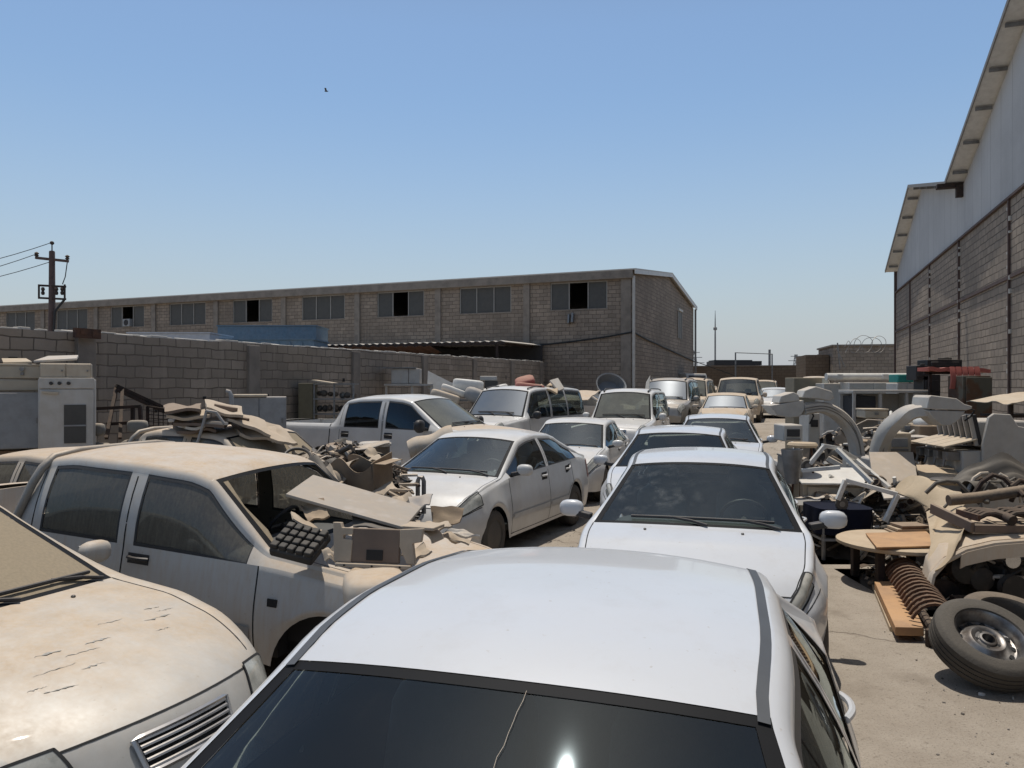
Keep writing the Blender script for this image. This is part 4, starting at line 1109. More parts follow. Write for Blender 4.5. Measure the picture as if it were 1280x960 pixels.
for px, top, lab in ((868, 438, 'far lattice pylon beside the warehouse gable'), (995, 443, 'far lattice pylon right of the dark poles')):
    Y = 260.; b = P(px, top, Y); h = b.z; w = 3.0
    py = thing('pylon', lab, 'pylon', (b.x, Y, 0))
    mb = MB()
    for sx in (-1, 1):
        for sy in (-1, 1): mb.bar((sx*w*.5, sy*w*.5, 0), (sx*.3, sy*.3, h), .16)
    for q in range(7):
        t = q/7; t2 = (q+1)/7; a, b2 = w*.5*(1-t)+.3*t, w*.5*(1-t2)+.3*t2
        for sy in (-1, 1): mb.bar((-a, sy*a, h*t), (b2, sy*b2, h*t2), .1); mb.bar((a, sy*a, h*t), (-b2, sy*b2, h*t2), .1)
    part('lattice', mb, m_steel, py)
    mb = MB()
    for t, l in ((.70, 3.4), (.83, 2.6), (.95, 1.8)): mb.bar((-l, 0, h*t), (l, 0, h*t), .2)
    part('cross_arm', mb, m_steel, py)
# truck by the warehouse gable
tk = thing('lorry', 'old dusty lorry parked by the gable of the warehouse', 'lorry', put(13.4, 52.), (0, 0, R(-60)))
tk.location = put(P(862, 480, 50).x, 50.)
part('cab', MB().prism([(-1., .9), (1.1, .9), (1.1, 1.9), (.75, 2.85), (-.9, 2.9), (-1., 2.2)], -1.1, 1.1, 0, Matrix.Rotation(R(90), 4, 'X')), m_offwhite, tk, .06)
part('windshield', MB().box((.95, 0, 2.4), (.05, 1.8, .6), (0, R(-20), 0)), m_dark, tk)
tk.scale = (.8, .8, .8)
part('bonnet', MB().box((1.7, 0, 1.45), (1.4, 1.5, .8)), m_tan_dusty, tk, .12)
part('bumper', MB().box((2.45, 0, .75), (.2, 2.2, .3)), m_steel, tk, .03)
part('load_bed', MB().box((-3., 0, 1.4), (3.8, 2.2, .9)), m_steel, tk, .03)
for x in (1.6, -3.2):
    for s_ in (1, -1): wheel_parts(tk, x, s_*.95, .5, .28, s_, m_tyre_dusty, m_rim_dull)
# utility pole and its wires
b = P(65, 303, 40.)
up = thing('utility_pole', 'leaning brown power pole with crossarm and fuse rack rising over the left wall', 'utility pole', (b.x, 40, 0))
Zt = b.z
part('pole', MB().lathe([(.21, 0), (.14, Zt-.5), (.12, Zt-.45), (.001, Zt-.42)], 10), m_bronze, up)
part('crossarm', MB().bar((-.85, 0, Zt-.80), (.85, 0, Zt-.98), .13, .13), m_bronze, up)
part('top_pin', MB().tube([(0, 0, Zt-.5), (0, 0, Zt-.1)], .03, 6).sphere((0, 0, Zt-.03), (.11, .11, .1), 8, 6), m_darkrust, up)
for x in (-.8, .8): part('insulator', MB().lathe([(.05, 0), (.12, .05), (.06, .1), (.12, .17), (.04, .24)], 10, (x, 0, Zt-.74 if x < 0 else Zt-.9)), m_darkrust, up)
mb = MB()
for dz in (0, -.65): mb.bar((-.62, -.1, Zt-2.25+dz), (.78, -.1, Zt-2.32+dz), .08, .1)
for x in (-.62, .72): mb.bar((x, -.1, Zt-2.2), (x, -.1, Zt-2.95), .07)
part('fuse_rack', mb, m_darkrust, up)
for x in (-.4, .3, .6):
    part('fuse', MB().lathe([(.06, 0), (.1, .1), (.06, .2), (.1, .3), (.06, .4)], 8, (x, -.12, Zt-2.75)), m_darkrust, up)
part('down_cable', MB().tube([(.8, 0, Zt-1.), (.72, -.05, Zt-1.8), (.6, -.1, Zt-2.2)], .025, 5).tube([(.7, -.1, Zt-3.), (.25, -.15, Zt-3.6), (.2, -.2, Zt-5), (.18, -.2, 1)], .06, 6), m_wire, up)
part('back_stay', MB().bar((2.2, .2, Zt-4.7), (.3, .2, Zt-6.2), .09).bar((2.2, .2, Zt-4.7), (1.6, .2, Zt-6.8), .07).bar((1.1, .2, Zt-5.5), (1.7, .2, Zt-7), .07), m_steel, up)
for k_, (dx, dz, ey) in enumerate(((0, 0, 314), (-.8, -.6, 327), (.1, -.95, 333))):
    a = Vector((b.x+dx, 40., Zt+dz)); e = P(-240, ey+42, 36.)
    c_, q = local([a.lerp(e, t)+Vector((0, 0, -.5*4*t*(1-t))) for t in lin(0, 1, 12)])
    single('power_line', MB().tube(q, .018, 5), m_wire, ['upper power line running off from the pole top', 'middle power line running off from the crossarm tip', 'lower power line running off below the crossarm'][k_], 'power line', loc=c_)
bd_ = MB(); bd_.sphere((0, 0, 0), (.16, .05, .05), 8, 6)
bo = thing('bird', 'tiny dark bird gliding in the open sky', 'bird', P(408, 114, 60.))
part('bird_body', bd_, m_dark, bo)
part('wing', MB().sheet(lambda u, v: (-.08+.14*v, .05+.3*u, .12*u), 2, 2, .01), m_dark, bo)
part('wing', MB().sheet(lambda u, v: (-.08+.14*v, -.05-.3*u, .12*u), 2, 2, .01), m_dark, bo)

# pebbles and chips strewn over the aisle
mb = MB(); r6 = random.Random(77)
for q in range(1500):
    y = 3.2+11*r6.random()**1.6; x = .33*y+.95+r6.random()**.8*(1.6+.06*y)
    if r6.random() < .25: x = .33*y-.2-r6.random()*1.3; y += 4
    s_ = .004+.011*r6.random()**3
    k = r6.choice([0, 0, 1, 1, 2])
    mb.box((x, y, gz(x, y)+s_*.3), (s_*r6.uniform(.8, 2), s_, s_*.7), (r6.uniform(-.5, .5), r6.uniform(-.5, .5), r6.uniform(0, 3)), k)
o = part('gravel', mb, [m_conc_post, M('dark_pebble', (.10, .085, .07), .9), M('pale_chip', (.5, .46, .40), .8)], None); tag(o, 'scattered pebbles and small chips over the dusty aisle', 'gravel'); o['kind'] = 'stuff'
# ------------------------------------------------------------------ junk
def tubes_from(name, paths, r, mat, label, cat, n=8, group=None):
    allp = [p for q in paths for p in q]; c = sum((Vector(p) for p in allp), Vector())/len(allp)
    mb = MB()
    for q in paths: mb.tube([Vector(p)-c for p in q], r, n)
    return single(name, mb, mat, label, cat, loc=c, group=group)
G0 = lambda px, Y: put((px-640)/960*Y, Y)
def gpt(px, Y, z=0.): 
    x = (px-640)/960*Y; return Vector((x, Y, gz(x, Y)+z))
# --- lying tyres
def spare(label, loc, rot, rim=True, rr=.335, ww=.215, tm=None, holes=True):
    t = thing('spare_wheel', label, 'tyre', loc, rot)
    hw = ww/2; mb = MB(); r = rr
    prof = [(r*.62, -hw*.78), (r*.66, -hw*.95), (r*.74, -hw), (r*.76, -hw*.985), (r*.86, -hw*.98), (r*.93, -hw*.9), (r*.985, -hw*.72), (r, -hw*.5), (r, -hw*.40), (r*.975, -hw*.38), (r*.975, -hw*.32), (r, -hw*.30), (r, -hw*.04), (r*.975, -hw*.03), (r*.975, hw*.03), (r, hw*.04), (r, hw*.30), (r*.975, hw*.32), (r*.975, hw*.38), (r, hw*.40), (r, hw*.5), (r*.985, hw*.72), (r*.93, hw*.9), (r*.86, hw*.98), (r*.76, hw*.985), (r*.74, hw), (r*.66, hw*.95), (r*.62, hw*.78), (r*.60, hw*.4), (r*.60, -hw*.4)]
    prof.append(prof[0])
    mb.lathe(prof, 56); mb.f = mb.f[:-2]; mb.mi = mb.mi[:-2]
    part('tyre', mb, tm or m_tyre_dusty, t, ang=30)
    if rim:
        mb = MB(); q = r*.62
        mb.lathe([(q*.99, -hw*.8), (q*.97, -hw*.3), (q*.9, hw*.1), (q*.9, hw*.35), (q*.985, hw*.62), (q*1.04, hw*.80), (q*1.03, hw*.86), (q*.97, hw*.74), (q*.90, hw*.34), (q*.86, hw*.06), (q*.80, hw*.0), (q*.68, hw*.12), (q*.58, hw*.36), (q*.50, hw*.46), (q*.42, hw*.44), (q*.36, hw*.34), (q*.28, hw*.34), (q*.25, hw*.46), (q*.19, hw*.48), (q*.17, hw*.3), (q*.17, -hw*.2), (.001, -hw*.25)], 48)
        rm = part('rim', mb, m_rim, t)
        mb = MB()
        for k in range(12):
            a = 2*math.pi*k/12; mb.lathe([(.019, -.002), (.019, .002), (.0001, .002)], 10, (q*.755*math.cos(a), q*.755*math.sin(a), hw*.085))
        part('vent_hole', mb, m_gap, rm)
        mb = MB()
        for k in range(5):
            a = 2*math.pi*k/5+.3; mb.lathe([(.011, -.002), (.011, .002), (.0001, .002)], 8, (q*.33*math.cos(a), q*.33*math.sin(a), hw*.345))
        part('bolt_hole', mb, m_gap, rm)
    return t
p1 = P(1229, 806, 5.33); spare('dusty tyre on a steel rim leaning at the edge of the aisle', p1+Vector((.02, 0, .01)), (R(30), R(-4), R(10)), rr=.35)
p2 = P(1268, 778, 5.75); spare('dull tyre lying flat behind the steel-rimmed tyre', (p2.x+.02, p2.y+.08, .24), (R(15), R(3), 0), rim=False, tm=m_tyre)
# --- plank, iron ribs, trestle bits on the aisle edge
def gq(px, py, z=0.):       # point at height z seen at that pixel
    Y = (H-z)*960/(py-482); return Vector(((px-640)/960*Y, Y, z))
pts = [gq(1119, 789, .085), gq(1155, 790, .085), gq(1128, 731, .085), gq(1093, 731, .085)]
slab('wooden_plank', pts, .07, m_wood, 'orange stained plank lying on the ground beside the iron ribs', 'plank')
pts = [gq(1112, 786, .02), gq(1117, 788, .02), gq(1096, 733, .02), gq(1090, 733, .02)]
slab('wooden_batten', pts, .04, m_board, 'thin pale batten along the left edge of the orange plank', 'batten')
ir = thing('iron_ribs', 'rusty row of curved iron ribs lying along the orange plank', 'iron ribs', gq(1150, 752, 0))
a, b = gq(1128, 722, .1), gq(1172, 790, .1); o = Vector(ir.location); d = (b-a); sd = Vector((d.y, -d.x, 0)).normalized()
n = 15
for k in range(n):
    c = a+d*(k+.2)/n-o
    part('rib', MB().tube([c+sd*(-.20*math.cos(a_))+Vector((0, 0, -.08+.29*math.sin(a_)))+d.normalized()*(.05*math.sin(a_)) for a_ in lin(-.1, 2.6, 11)], .015, 6), m_rust, ir)
part('shaft', MB().tube([a-o+Vector((0, 0, -.04)), b-o+d*.03+Vector((0, 0, -.04))], .035, 8), m_darkrust, ir)
part('end_plate', MB().box(b-o+Vector((.06, -.02, -.03)), (.36, .05, .14), (0, 0, .2)), m_darkrust, ir, .01)
# --- wrecked car front with dark engine bay
wk = thing('car_wreck', 'stripped tan car front without grille, its dark engine exposed', 'car wreck', gpt(1262, 7.3))
wo_ = Vector(wk.location)
def arch(u, v):               # wing with wheel-arch lip, sweeping from the ground up and over to the right
    path = [(1158, 742, 6.9), (1164, 715, 6.95), (1180, 697, 7.), (1205, 684, 7.0), (1240, 676, 7.0), (1290, 672, 7.0), (1340, 672, 7.0)]
    t = u*(len(path)-1); i = min(int(t), len(path)-2); f = t-i
    q = [path[i][k]*(1-f)+path[i+1][k]*f for k in range(3)]
    p = P(q[0], q[1], q[2]); return p-wo_+Vector((.16*v, .38*v, .06*v+.02*math.sin(v*3.1)))
part('wing', MB().sheet(arch, 30, 6, .012), m_tan_dusty, wk)
mb = MB(); pth = [Vector(arch(u, 0))+Vector((.0, -.02, -.025)) for u in lin(0, 1, 30)]
mb.tube(pth, .030, 7); part('arch_lip', mb, m_tan_dusty, wk)
part('slam_panel', MB().sheet(lambda u, v: Vector(arch(.45+.55*u, 0))+Vector((0, -.05+.02*v, -.03-.13*v)), 12, 2, .01), m_tan_dusty, wk)
part('bulkhead', MB().box(P(1280, 735, 8.0)-wo_+Vector((0, .1, 0)), (1.9, .1, .9)), m_dark, wk)
part('engine_block', MB().box(P(1262, 728, 7.35)-wo_, (.62, .5, .42), (0, 0, .2)).box(P(1262, 705, 7.3)-wo_, (.5, .34, .12), (0, 0, .2)), m_engine, wk, .02)
part('alternator', MB().lathe([(.03, -.12), (.11, -.1), (.11, .08), (.06, .1)], 16, P(1222, 722, 7.1)-wo_, 'Y'), m_engine, wk)
part('air_filter', MB().lathe([(.15, -.05), (.16, 0), (.15, .06), (.05, .09)], 18, P(1205, 708, 7.1)-wo_, 'Y'), m_engine, wk)
part('pulley', MB().lathe([(.02, -.04), (.12, -.04), (.10, 0), (.12, .04), (.03, .04)], 18, P(1266, 735, 6.95)-wo_, 'Y'), m_engine, wk)
part('pulley', MB().lathe([(.02, -.03), (.07, -.03), (.06, 0), (.07, .03), (.02, .03)], 16, P(1264, 700, 7.0)-wo_, 'Y'), m_chrome, wk)
for q in range(7):
    a = P(rng.uniform(1195, 1290), rng.uniform(695, 740), rng.uniform(6.95, 7.2))-wo_; b = P(rng.uniform(1195, 1290), rng.uniform(695, 755), rng.uniform(7., 7.3))-wo_
    m_ = (a+b)/2+Vector((rng.uniform(-.1, .1), -.05, rng.uniform(-.05, .15)))
    part('hose', MB().tube([a, (a+m_)/2+Vector((0, 0, .04)), m_, (b+m_)/2, b], rng.uniform(.012, .028), 7), rng.choice([m_black_plastic, m_engine, m_engine, m_alu]), wk)
part('chassis_rail', MB().bar(P(1190, 752, 7.)-wo_, P(1300, 752, 7.)-wo_, .08, .1), m_darkrust, wk)
part('brake_drum', MB().lathe([(.03, -.05), (.14, -.05), (.15, .03), (.05, .06)], 18, P(1180, 744, 7.2)-wo_, 'Y'), m_darkrust, wk)
# --- tarpaulin draped over the wreck and table
def tarp(u, v):
    top = [(1158, 640, 8.3), (1190, 628, 8.2), (1218, 640, 7.7)]
    bot = [(1160, 690, 7.35), (1168, 712, 6.93), (1206, 676, 6.97)]
    def al(pl, t):
        t *= 2; i = min(int(t), 1); f = t-i
        return Vector([pl[i][k]*(1-f)+pl[i+1][k]*f for k in range(3)])
    q = al(top, u)*(1-v)+al(bot, u)*v
    p = P(*q)
    return p+Vector((0, -.05*math.sin(u*9+v*2)*(.3+v), .03*noise.noise((u*3, v*3, 0))+.05*math.sin(v*3.1)))
c = tarp(.5, .5); single('tarpaulin', MB().sheet(lambda u, v: tarp(u, v)-c, 26, 20, .006), m_canvas, 'tan canvas tarpaulin draped in folds over the wrecked car wing', 'tarpaulin', loc=c, ang=80)
def roll_(u, v):
    a, b = P(1132, 605, 9.2), P(1196, 632, 8.2)
    return a.lerp(b, u)+Vector((.10*math.cos(v*7), .13*math.sin(v*7), .10*math.cos(v*7)+.02*math.sin(u*8)))*(1+.25*noise.noise((u*2.5, v*1.5, 4)))
c = roll_(.5, .5); single('canvas_roll', MB().sheet(lambda u, v: roll_(u, v)-c, 24, 20, .006), m_canvas, 'rolled tan canvas lying behind the draped tarpaulin', 'canvas', loc=c, ang=80)
# --- tray of exhaust manifolds
tr = thing('steel_tray', 'dirty flat tray on the wrecked car holding exhaust manifolds', 'tray', P(1250, 652, 7.3))
part('tray_floor', MB().box((.12, .1, -.035), (.95, .62, .03), (R(6), 0, -.05)), m_tan_dusty, tr, .006)
part('tray_rim', MB().box((.12, -.22, -.03), (.97, .03, .075), (R(6), 0, -.05)).bar((-.38, -.2, -.02), (-.42, .42, .06), .04, .1), m_browntrim, tr, .006)
for q, (dx, dy, n_, lab) in enumerate(((-.12, .0, 5, 'ribbed exhaust manifold nearest the torn tarpaulin on the tray'), (.17, .02, 4, 'ribbed exhaust manifold at the middle of the steel tray'), (.42, .12, 4, 'exhaust manifold by the right end of the steel tray'))):
    o_ = thing('exhaust_manifold', lab, 'manifold', Vector(tr.location)+Vector((dx, dy-.12, .05)))
    col_ = MB()
    for k in range(n_):
        y = .32*k/n_-.02
        part('runner', MB().tube([(-.17, y, .01), (-.10, y, .045), (-.02, y*.9, .05), (.05, y*.8-.02, .03)], .026, 8), m_darkrust, o_)
    part('outlet', MB().tube([(.05, .28, .03), (.06, .1, .035), (.07, -.06, .02), (.08, -.13, .0)], [.03, .04, .045, .05], 12), m_darkrust, o_)
    part('flange', MB().box((-.18, .13, .01), (.02, .36, .06)), m_rust, o_)
pi = thing('bent_pipes', 'tangle of bent dusty pipes and hoses heaped above the exhaust manifolds', 'pipes', P(1255, 618, 7.9))
for q in range(16):
    a = Vector((rng.uniform(-.35, .4), rng.uniform(-.2, .3), rng.uniform(-.12, .05))); b = a+Vector((rng.uniform(-.4, .4), rng.uniform(-.2, .2), rng.uniform(-.05, .15)))
    m_ = (a+b)/2+Vector((0, 0, rng.uniform(.02, .2)))
    part('pipe', MB().tube([a, a.lerp(m_, .5)+Vector((0, 0, .05)), m_, m_.lerp(b, .5)+Vector((0, 0, .04)), b], rng.uniform(.010, .03), 8), rng.choice([m_darkrust, m_alu, m_dashdirt, m_tan_dusty]), pi)
single('exhaust_pipe', MB().tube([(-.5, 0, .02), (-.2, 0, .05), (.1, -.02, .10), (.5, -.03, .16), (.8, 0, .18)], .055, 12), m_scrap, 'thick dark exhaust pipe slanting above the manifold tray', 'exhaust pipe', loc=P(1248, 628, 7.7))
single('pipe_mouth', MB().tube([(-.18, -.05, .0), (-.05, -.02, .02), (.15, .1, .0)], [.10, .085, .07], 14, cap=False), m_dashdirt, 'wide open pipe mouth behind the tarpaulin top', 'pipe', loc=P(1228, 612, 8.1))
# --- round table top, cover, box behind
rt = thing('round_table', 'low round plywood table with a board on top beside the white sedan', 'table', gpt(1120, 8.0))
rz_ = .42
part('tabletop', MB().lathe([(.54, -.03), (.58, -.015), (.58, .015), (.55, .03)], 40, (0, 0, rz_)), m_board, rt)
for dx, dy in ((-.3, -.28), (.3, -.28), (-.3, .28), (.3, .28)): part('leg', MB().box((dx, dy, rz_/2-.02), (.07, .07, rz_-.03)), m_darkrust, rt)
slab('plywood_offcut', [gq(1082, 667, rz_+.05), gq(1158, 665, rz_+.05), gq(1178, 683, rz_+.05), gq(1096, 685, rz_+.05)], .018, m_wood, 'patterned plywood board lying on the low round table', 'board')
ck = thing('wood_pieces', 'small stack of cut wooden boards on the far edge of the round table', 'wood', P(1130, 665, 8.4))
for q in range(4): part('board', MB().box((.02*q, 0, .035*q-.03), (.40-.03*q, .24, .028), (0, 0, .08*q-.15)), m_oldwood if q % 2 else m_board, ck, .004)
nt_ = thing('covered_table', 'dark navy covered table standing just right of the white car mirror', 'table', gpt(1046, 9.3))
def cover(u, v):
    a = 2*math.pi*u; k = (abs(math.cos(a))**5+abs(math.sin(a))**5)**(-1/5)
    x, y = .33*math.cos(a)*k, .34*math.sin(a)*k
    if v < .4: t = v/.4; return (x*t, y*t, .60)
    t = (v-.4)/.6; w = 1+.05*t*math.sin(a*9); return (x*w, y*w, .60-.30*t)
part('cover', MB().sheet(cover, 60, 10, .004), m_navy, nt_, ang=60)
for dx in (-.27, .27):
    for dy in (-.27, .27): part('leg', MB().tube([(dx, dy, 0), (dx, dy, .58)], .025, 8), m_steel, nt_)
part('shelf', MB().box((0, 0, .24), (.58, .6, .03)), m_greybox, nt_)
# --- white trolley with drawers, bed frames with castors
td = thing('drawer_trolley', 'low cream cabinet with white top and drawers under the bed frames', 'cabinet', P(1036, 596, 10.2))
part('top', MB().box((.03, .1, .0), (.86, .75, .03), (R(10), 0, -.12)), m_whitepl, td, .01)
part('carcass', MB().box((.04, .15, -.30), (.78, .6, .42), (0, 0, -.12)), m_cream, td, .012)
for k in range(2): part('drawer', MB().box((.02, -.17, -.2-.2*k), (.7, .03, .17), (0, 0, -.12)), m_cream, td, .008)
part('foot_frame', MB().box((.04, .15, -.62), (.74, .55, .22), (0, 0, -.12)), m_darkrust, td, .01)
def castor(parent, c, r=.075):
    t = part('castor', MB().lathe([(.01, -.02), (r*.5, -.022), (r*.9, -.02), (r, -.012), (r, .012), (r*.9, .02), (r*.5, .022), (.01, .02)], 18, c, 'Y'), m_dashdirt, parent)
    part('hub', MB().lathe([(.001, -.026), (r*.45, -.026), (r*.45, .026), (.001, .026)], 12, c, 'Y'), m_steel, t)
def bedframe(label, org, rails, cast):
    t = thing('hospital_bed', label, 'bed frame', org); o = Vector(org)
    for q in rails: part('rail', MB().tube([Vector(p)-o for p in q], .030, 8) if len(q) > 2 else MB().bar(Vector(q[0])-o, Vector(q[1])-o, .055, .05), m_whitepl, t, bevel=.006 if len(q) == 2 else 0)
    for c in cast: castor(t, P(*c)-o)
    return t
bedframe('white hospital bed frame tipped up with two castors, nearer the white sedan', P(1060, 600, 9.6),
    [[P(1012, 580, 9.7), P(1030, 558, 9.7)], [P(1028, 557, 9.7), P(1052, 561, 9.8)], [P(1046, 561, 9.7), P(1090, 604, 9.3)], [P(1068, 573, 10.), P(1112, 610, 9.5)], [P(1050, 563, 9.75), P(1070, 574, 10.)], [P(1060, 578, 9.65), P(1086, 590, 9.75)], [P(1002, 588, 9.7), P(1050, 584, 9.6)]],
    [(1009, 582, 9.7)])
bedframe('white bent-leg bed end with a big castor, in front of the tipped bed frame', P(1080, 620, 9.),
    [[P(1047, 625, 9.), P(1057, 600, 9.)], [P(1057, 600, 9.), P(1122, 618, 8.8)], [P(1122, 618, 8.8), P(1112, 640, 8.8)], [P(1112, 640, 8.8), P(1106, 652, 8.8)]],
    [(1052, 630, 9.)])
mb = MB()
# --- leaning panels
slab('propped_sheet', [P(1086, 566, 10.6), P(1141, 566, 10.6), P(1148, 607, 9.9), P(1092, 607, 9.9)], .03, m_sheetgrey, 'grey flat panel propped upright between bed frames and canvas', 'panel')
slab('tilted_hardboard', [P(1145, 582, 10.8), P(1188, 583, 10.9), P(1212, 606, 10.), P(1152, 605, 10.)], .03, m_board, 'beige board lying tilted behind the rolled canvas', 'board')
single('rubber_pad', MB().sphere((0, 0, 0), (.24, .14, .03), 16, 6), m_black_plastic, 'black oval pad lying on the tilted beige board', 'pad', loc=P(1184, 603, 9.85)+Vector((0, 0, .04)))
slab('flat_offcut', [P(1100, 611, 9.6), P(1130, 611, 9.6), P(1140, 622, 9.), P(1105, 624, 9.)], .025, m_offwhite, 'small pale flat panel in front of the propped grey panel', 'panel')
# --- the two big C-arm lamps
def arm_machine(label, org, arcpts, headpts, head2, dep, flip):
    t = thing('xray_machine', label, 'x-ray machine', org); o = Vector(org)
    pp = [P(x, y, d)-o for x, y, d in arcpts]
    # smooth curve
    cur = []
    for i in range(len(pp)-1):
        p0, p1, p2, p3 = pp[max(i-1, 0)], pp[i], pp[i+1], pp[min(i+2, len(pp)-1)]
        for q in range(5):
            s_ = q/5; cur.append(.5*((2*p1)+(-p0+p2)*s_+(2*p0-5*p1+4*p2-p3)*s_**2+(-p0+3*p1-3*p2+p3)*s_**3))
    cur.append(pp[-1])
    mb = MB(); w, h = .26, .17; vs = []; fs = []
    for i, p in enumerate(cur):
        tg = (cur[min(i+1, len(cur)-1)]-cur[max(i-1, 0)]).normalized(); sd = Vector((0, 1, 0)); sd = (sd-tg*sd.dot(tg)).normalized(); up = sd.cross(tg)
        for a, b in ((-.5, -.35), (-.35, -.5), (.35, -.5), (.5, -.35), (.5, .35), (.35, .5), (-.35, .5), (-.5, .35)): vs.append(p+sd*a*w+up*b*h)
    for i in range(len(cur)-1):
        for j in range(8): fs.append((i*8+j, i*8+(j+1) % 8, (i+1)*8+(j+1) % 8, (i+1)*8+j))
    fs += [tuple(range(8))[::-1], tuple((len(cur)-1)*8+j for j in range(8))]
    mb.add(vs, fs); part('curved_arm', mb, m_greymach, t, ang=50)
    for s_ in (-1, 1):
        part('arm_groove', MB().tube([p+Vector((0, s_*0-.135, .02*s_)) for p in cur], .008, 5), m_steel, t)
    def extr(pl, d0, th, mat, nm, bv=.025):
        v0 = [P(x, y, d0)-o for x, y in pl]; v1 = [v+Vector((0, th, 0)) for v in v0]; n = len(pl)
        mb = MB().add(v0+v1, [tuple(range(n)), tuple(range(n, 2*n))[::-1]]+[(i, n+i, n+(i+1) % n, (i+1) % n) for i in range(n)])
        bmsh = part(nm, mb, mat, t, bv*.45); return bmsh
    for nm, pl, th, mat in headpts: extr(pl, dep, th, mat, nm)
    part('column', MB().bar(cur[-1]+Vector((0, 0, .05)), Vector((cur[-1].x+.05*flip, cur[-1].y, -o.z+gz(o.x, o.y))), .34, .34), m_greymach, t, .03)
    part('base', MB().box((cur[-1].x-.3*flip, cur[-1].y, -o.z+.12), (1.1, .6, .24)), m_greymach, t, .03)
    part('cable', MB().tube([P(x, y, dep+.1)-o for x, y in head2], .014, 6), m_wire, t)
arm_machine('grey C-arm x-ray machine reaching left, its head over the aisle', P(1040, 520, 11.8),
    [(1002, 512, 11.8), (1024, 509, 11.85), (1042, 515, 11.9), (1058, 529, 12.), (1068, 548, 12.), (1072, 572, 12.)],
    [('head_lower', [(962, 507), (1005, 500), (1006, 512), (1000, 521), (985, 522), (972, 519)], .42, m_greymach),
     ('head_cover', [(974, 504), (976, 495), (992, 490), (998, 493), (1000, 501)], .36, m_offwhite),
     ('motor_box', [(1003, 497), (1006, 488), (1020, 483), (1040, 489), (1043, 497), (1038, 501), (1020, 498)], .3, m_offwhite)],
    [(1005, 515), (1013, 512), (1017, 520), (1012, 530)], 11.7, -1)
arm_machine('pale C-arm x-ray machine reaching right with a tub-shaped head', P(1140, 530, 10.4),
    [(1162, 514, 10.4), (1142, 515, 10.5), (1125, 523, 10.7), (1110, 537, 10.9), (1100, 555, 11.1), (1096, 575, 11.2)],
    [('head_cover', [(1159, 511), (1161, 497), (1164, 494), (1196, 498), (1206, 505), (1216, 508), (1215, 511), (1208, 513)], .42, m_offwhite),
     ('head_lower', [(1160, 513), (1207, 514), (1200, 524), (1189, 532), (1178, 532), (1166, 522)], .36, m_greymach)],
    [(1208, 509), (1218, 513), (1214, 520), (1206, 526)], 10.2, 1)
# --- mail-sorter / keyboard machine
o = P(1203, 560, 11.0); o.z = gz(o.x, o.y)
om = thing('sorting_machine', 'grey sorting machine with four cream trays and a slatted front', 'machine', o, (0, 0, R(-4)))
def Q(px, py, Y): return P(px, py, Y)-o
ez = lambda y: P(1220, y, 11.0).z-o.z
side = [(.05, .3), (.05, ez(553)), (.13, ez(520)), (.20, ez(515)), (.42, ez(516)), (.52, ez(530)), (.72, ez(533)), (.72, .3)]
part('side_panel', MB().prism([(x-.06, z) for x, z in side], 0, .05, 0, Matrix(((1, 0, 0, 0), (0, 0, 1, -.55), (0, 1, 0, 0), (0, 0, 0, 1)))), m_greymach, om, .012)
part('body', MB().box((.2, .05, (.3+ez(560))/2), (.9, 1.1, ez(560)-.3)), m_greymach, om, .015)
part('rear_hood', MB().box((.35, .1, ez(540)), (.7, 1.0, .36)), m_greymach, om, .03)
part('back_board', MB().box((-.02, .08, ez(535)), (.05, 1.05, .42), (0, R(-12), 0)), m_dark, om)
for k in range(7):
    y = -.42+.16*k; part('divider', MB().box((-.06, y, ez(536)), (.07, .03, .42), (0, R(-12), 0)), m_greymach, om)
for k in range(4): part('tray', MB().box((-.27, -.38+.27*k, ez(551)), (.46, .25, .025), (0, R(-14), 0)), m_cream, om, .006)
for k in range(4):
    m_ = part('feed_head', MB().box((-.30, -.38+.27*k, ez(567)), (.26, .14, .12)).tube([(-.42, -.38+.27*k, ez(570)), (-.46, -.40+.27*k, ez(580))], .02, 6), m_steel, om, .01)
part('control_box', MB().box((.62, -.58, ez(563)), (.12, .05, .22)), m_greybox, om, .01)
part('leg_frame', MB().bar((-.2, -.5, 0), (-.2, -.5, .35), .07).bar((.6, -.5, 0), (.6, -.5, .35), .07).bar((-.2, -.5, .18), (.6, -.5, .18), .05), m_darkrust, om)
single('black_sacking', MB().sheet(lambda u, v: (-.6+1.2*u, -.2*v, .35*math.sin(u*3.1)*(1-v)+.05*noise.noise((u*4, v*4, 1))+.03*math.sin(u*14)), 24, 10, .02), m_dashdirt, 'crumpled dark sacking against the base of the sorting machine', 'sacking', loc=P(1248, 603, 9.6), ang=70)
# --- cloth roof at the right edge, dark cabinet, red seats, black boxes
c = P(1262, 503, 12.5)
single('tarpaulin', MB().sheet(lambda u, v: (-.35+1.6*u, -.6+1.2*v, .14*math.sin(u*2.5)+.06*noise.noise((u*4, v*4, 2))), 20, 12, .01), m_cream, 'cream sheet stretched over goods by the hall wall', 'tarpaulin', loc=c, ang=80)
for q, (px, py, l) in enumerate(((1254, 518, 'grey stand'), (1275, 520, 'dark stand'))):
    pass
st = thing('goods_rack', 'dark rack of goods standing under the cream sheet', 'rack', gpt(1278, 12.6))
for k in range(4): part('shelf', MB().box((.1, 0, .3+.42*k), (1.1, .8, .04)), m_darkrust, st)
for dx in (-.42, .62): part('upright', MB().box((dx, -.36, .9), (.05, .05, 1.8)), m_darkrust, st)
part('stock', MB().box((.1, .1, .6), (.9, .5, .5)).box((0, .1, 1.1), (.7, .5, .4)), m_dashdirt, st, .03)
dc = thing('metal_cabinet', 'dark brown rust-stained metal cabinet beside the red plastic seats', 'cabinet', P(1223, 517, 14.4))
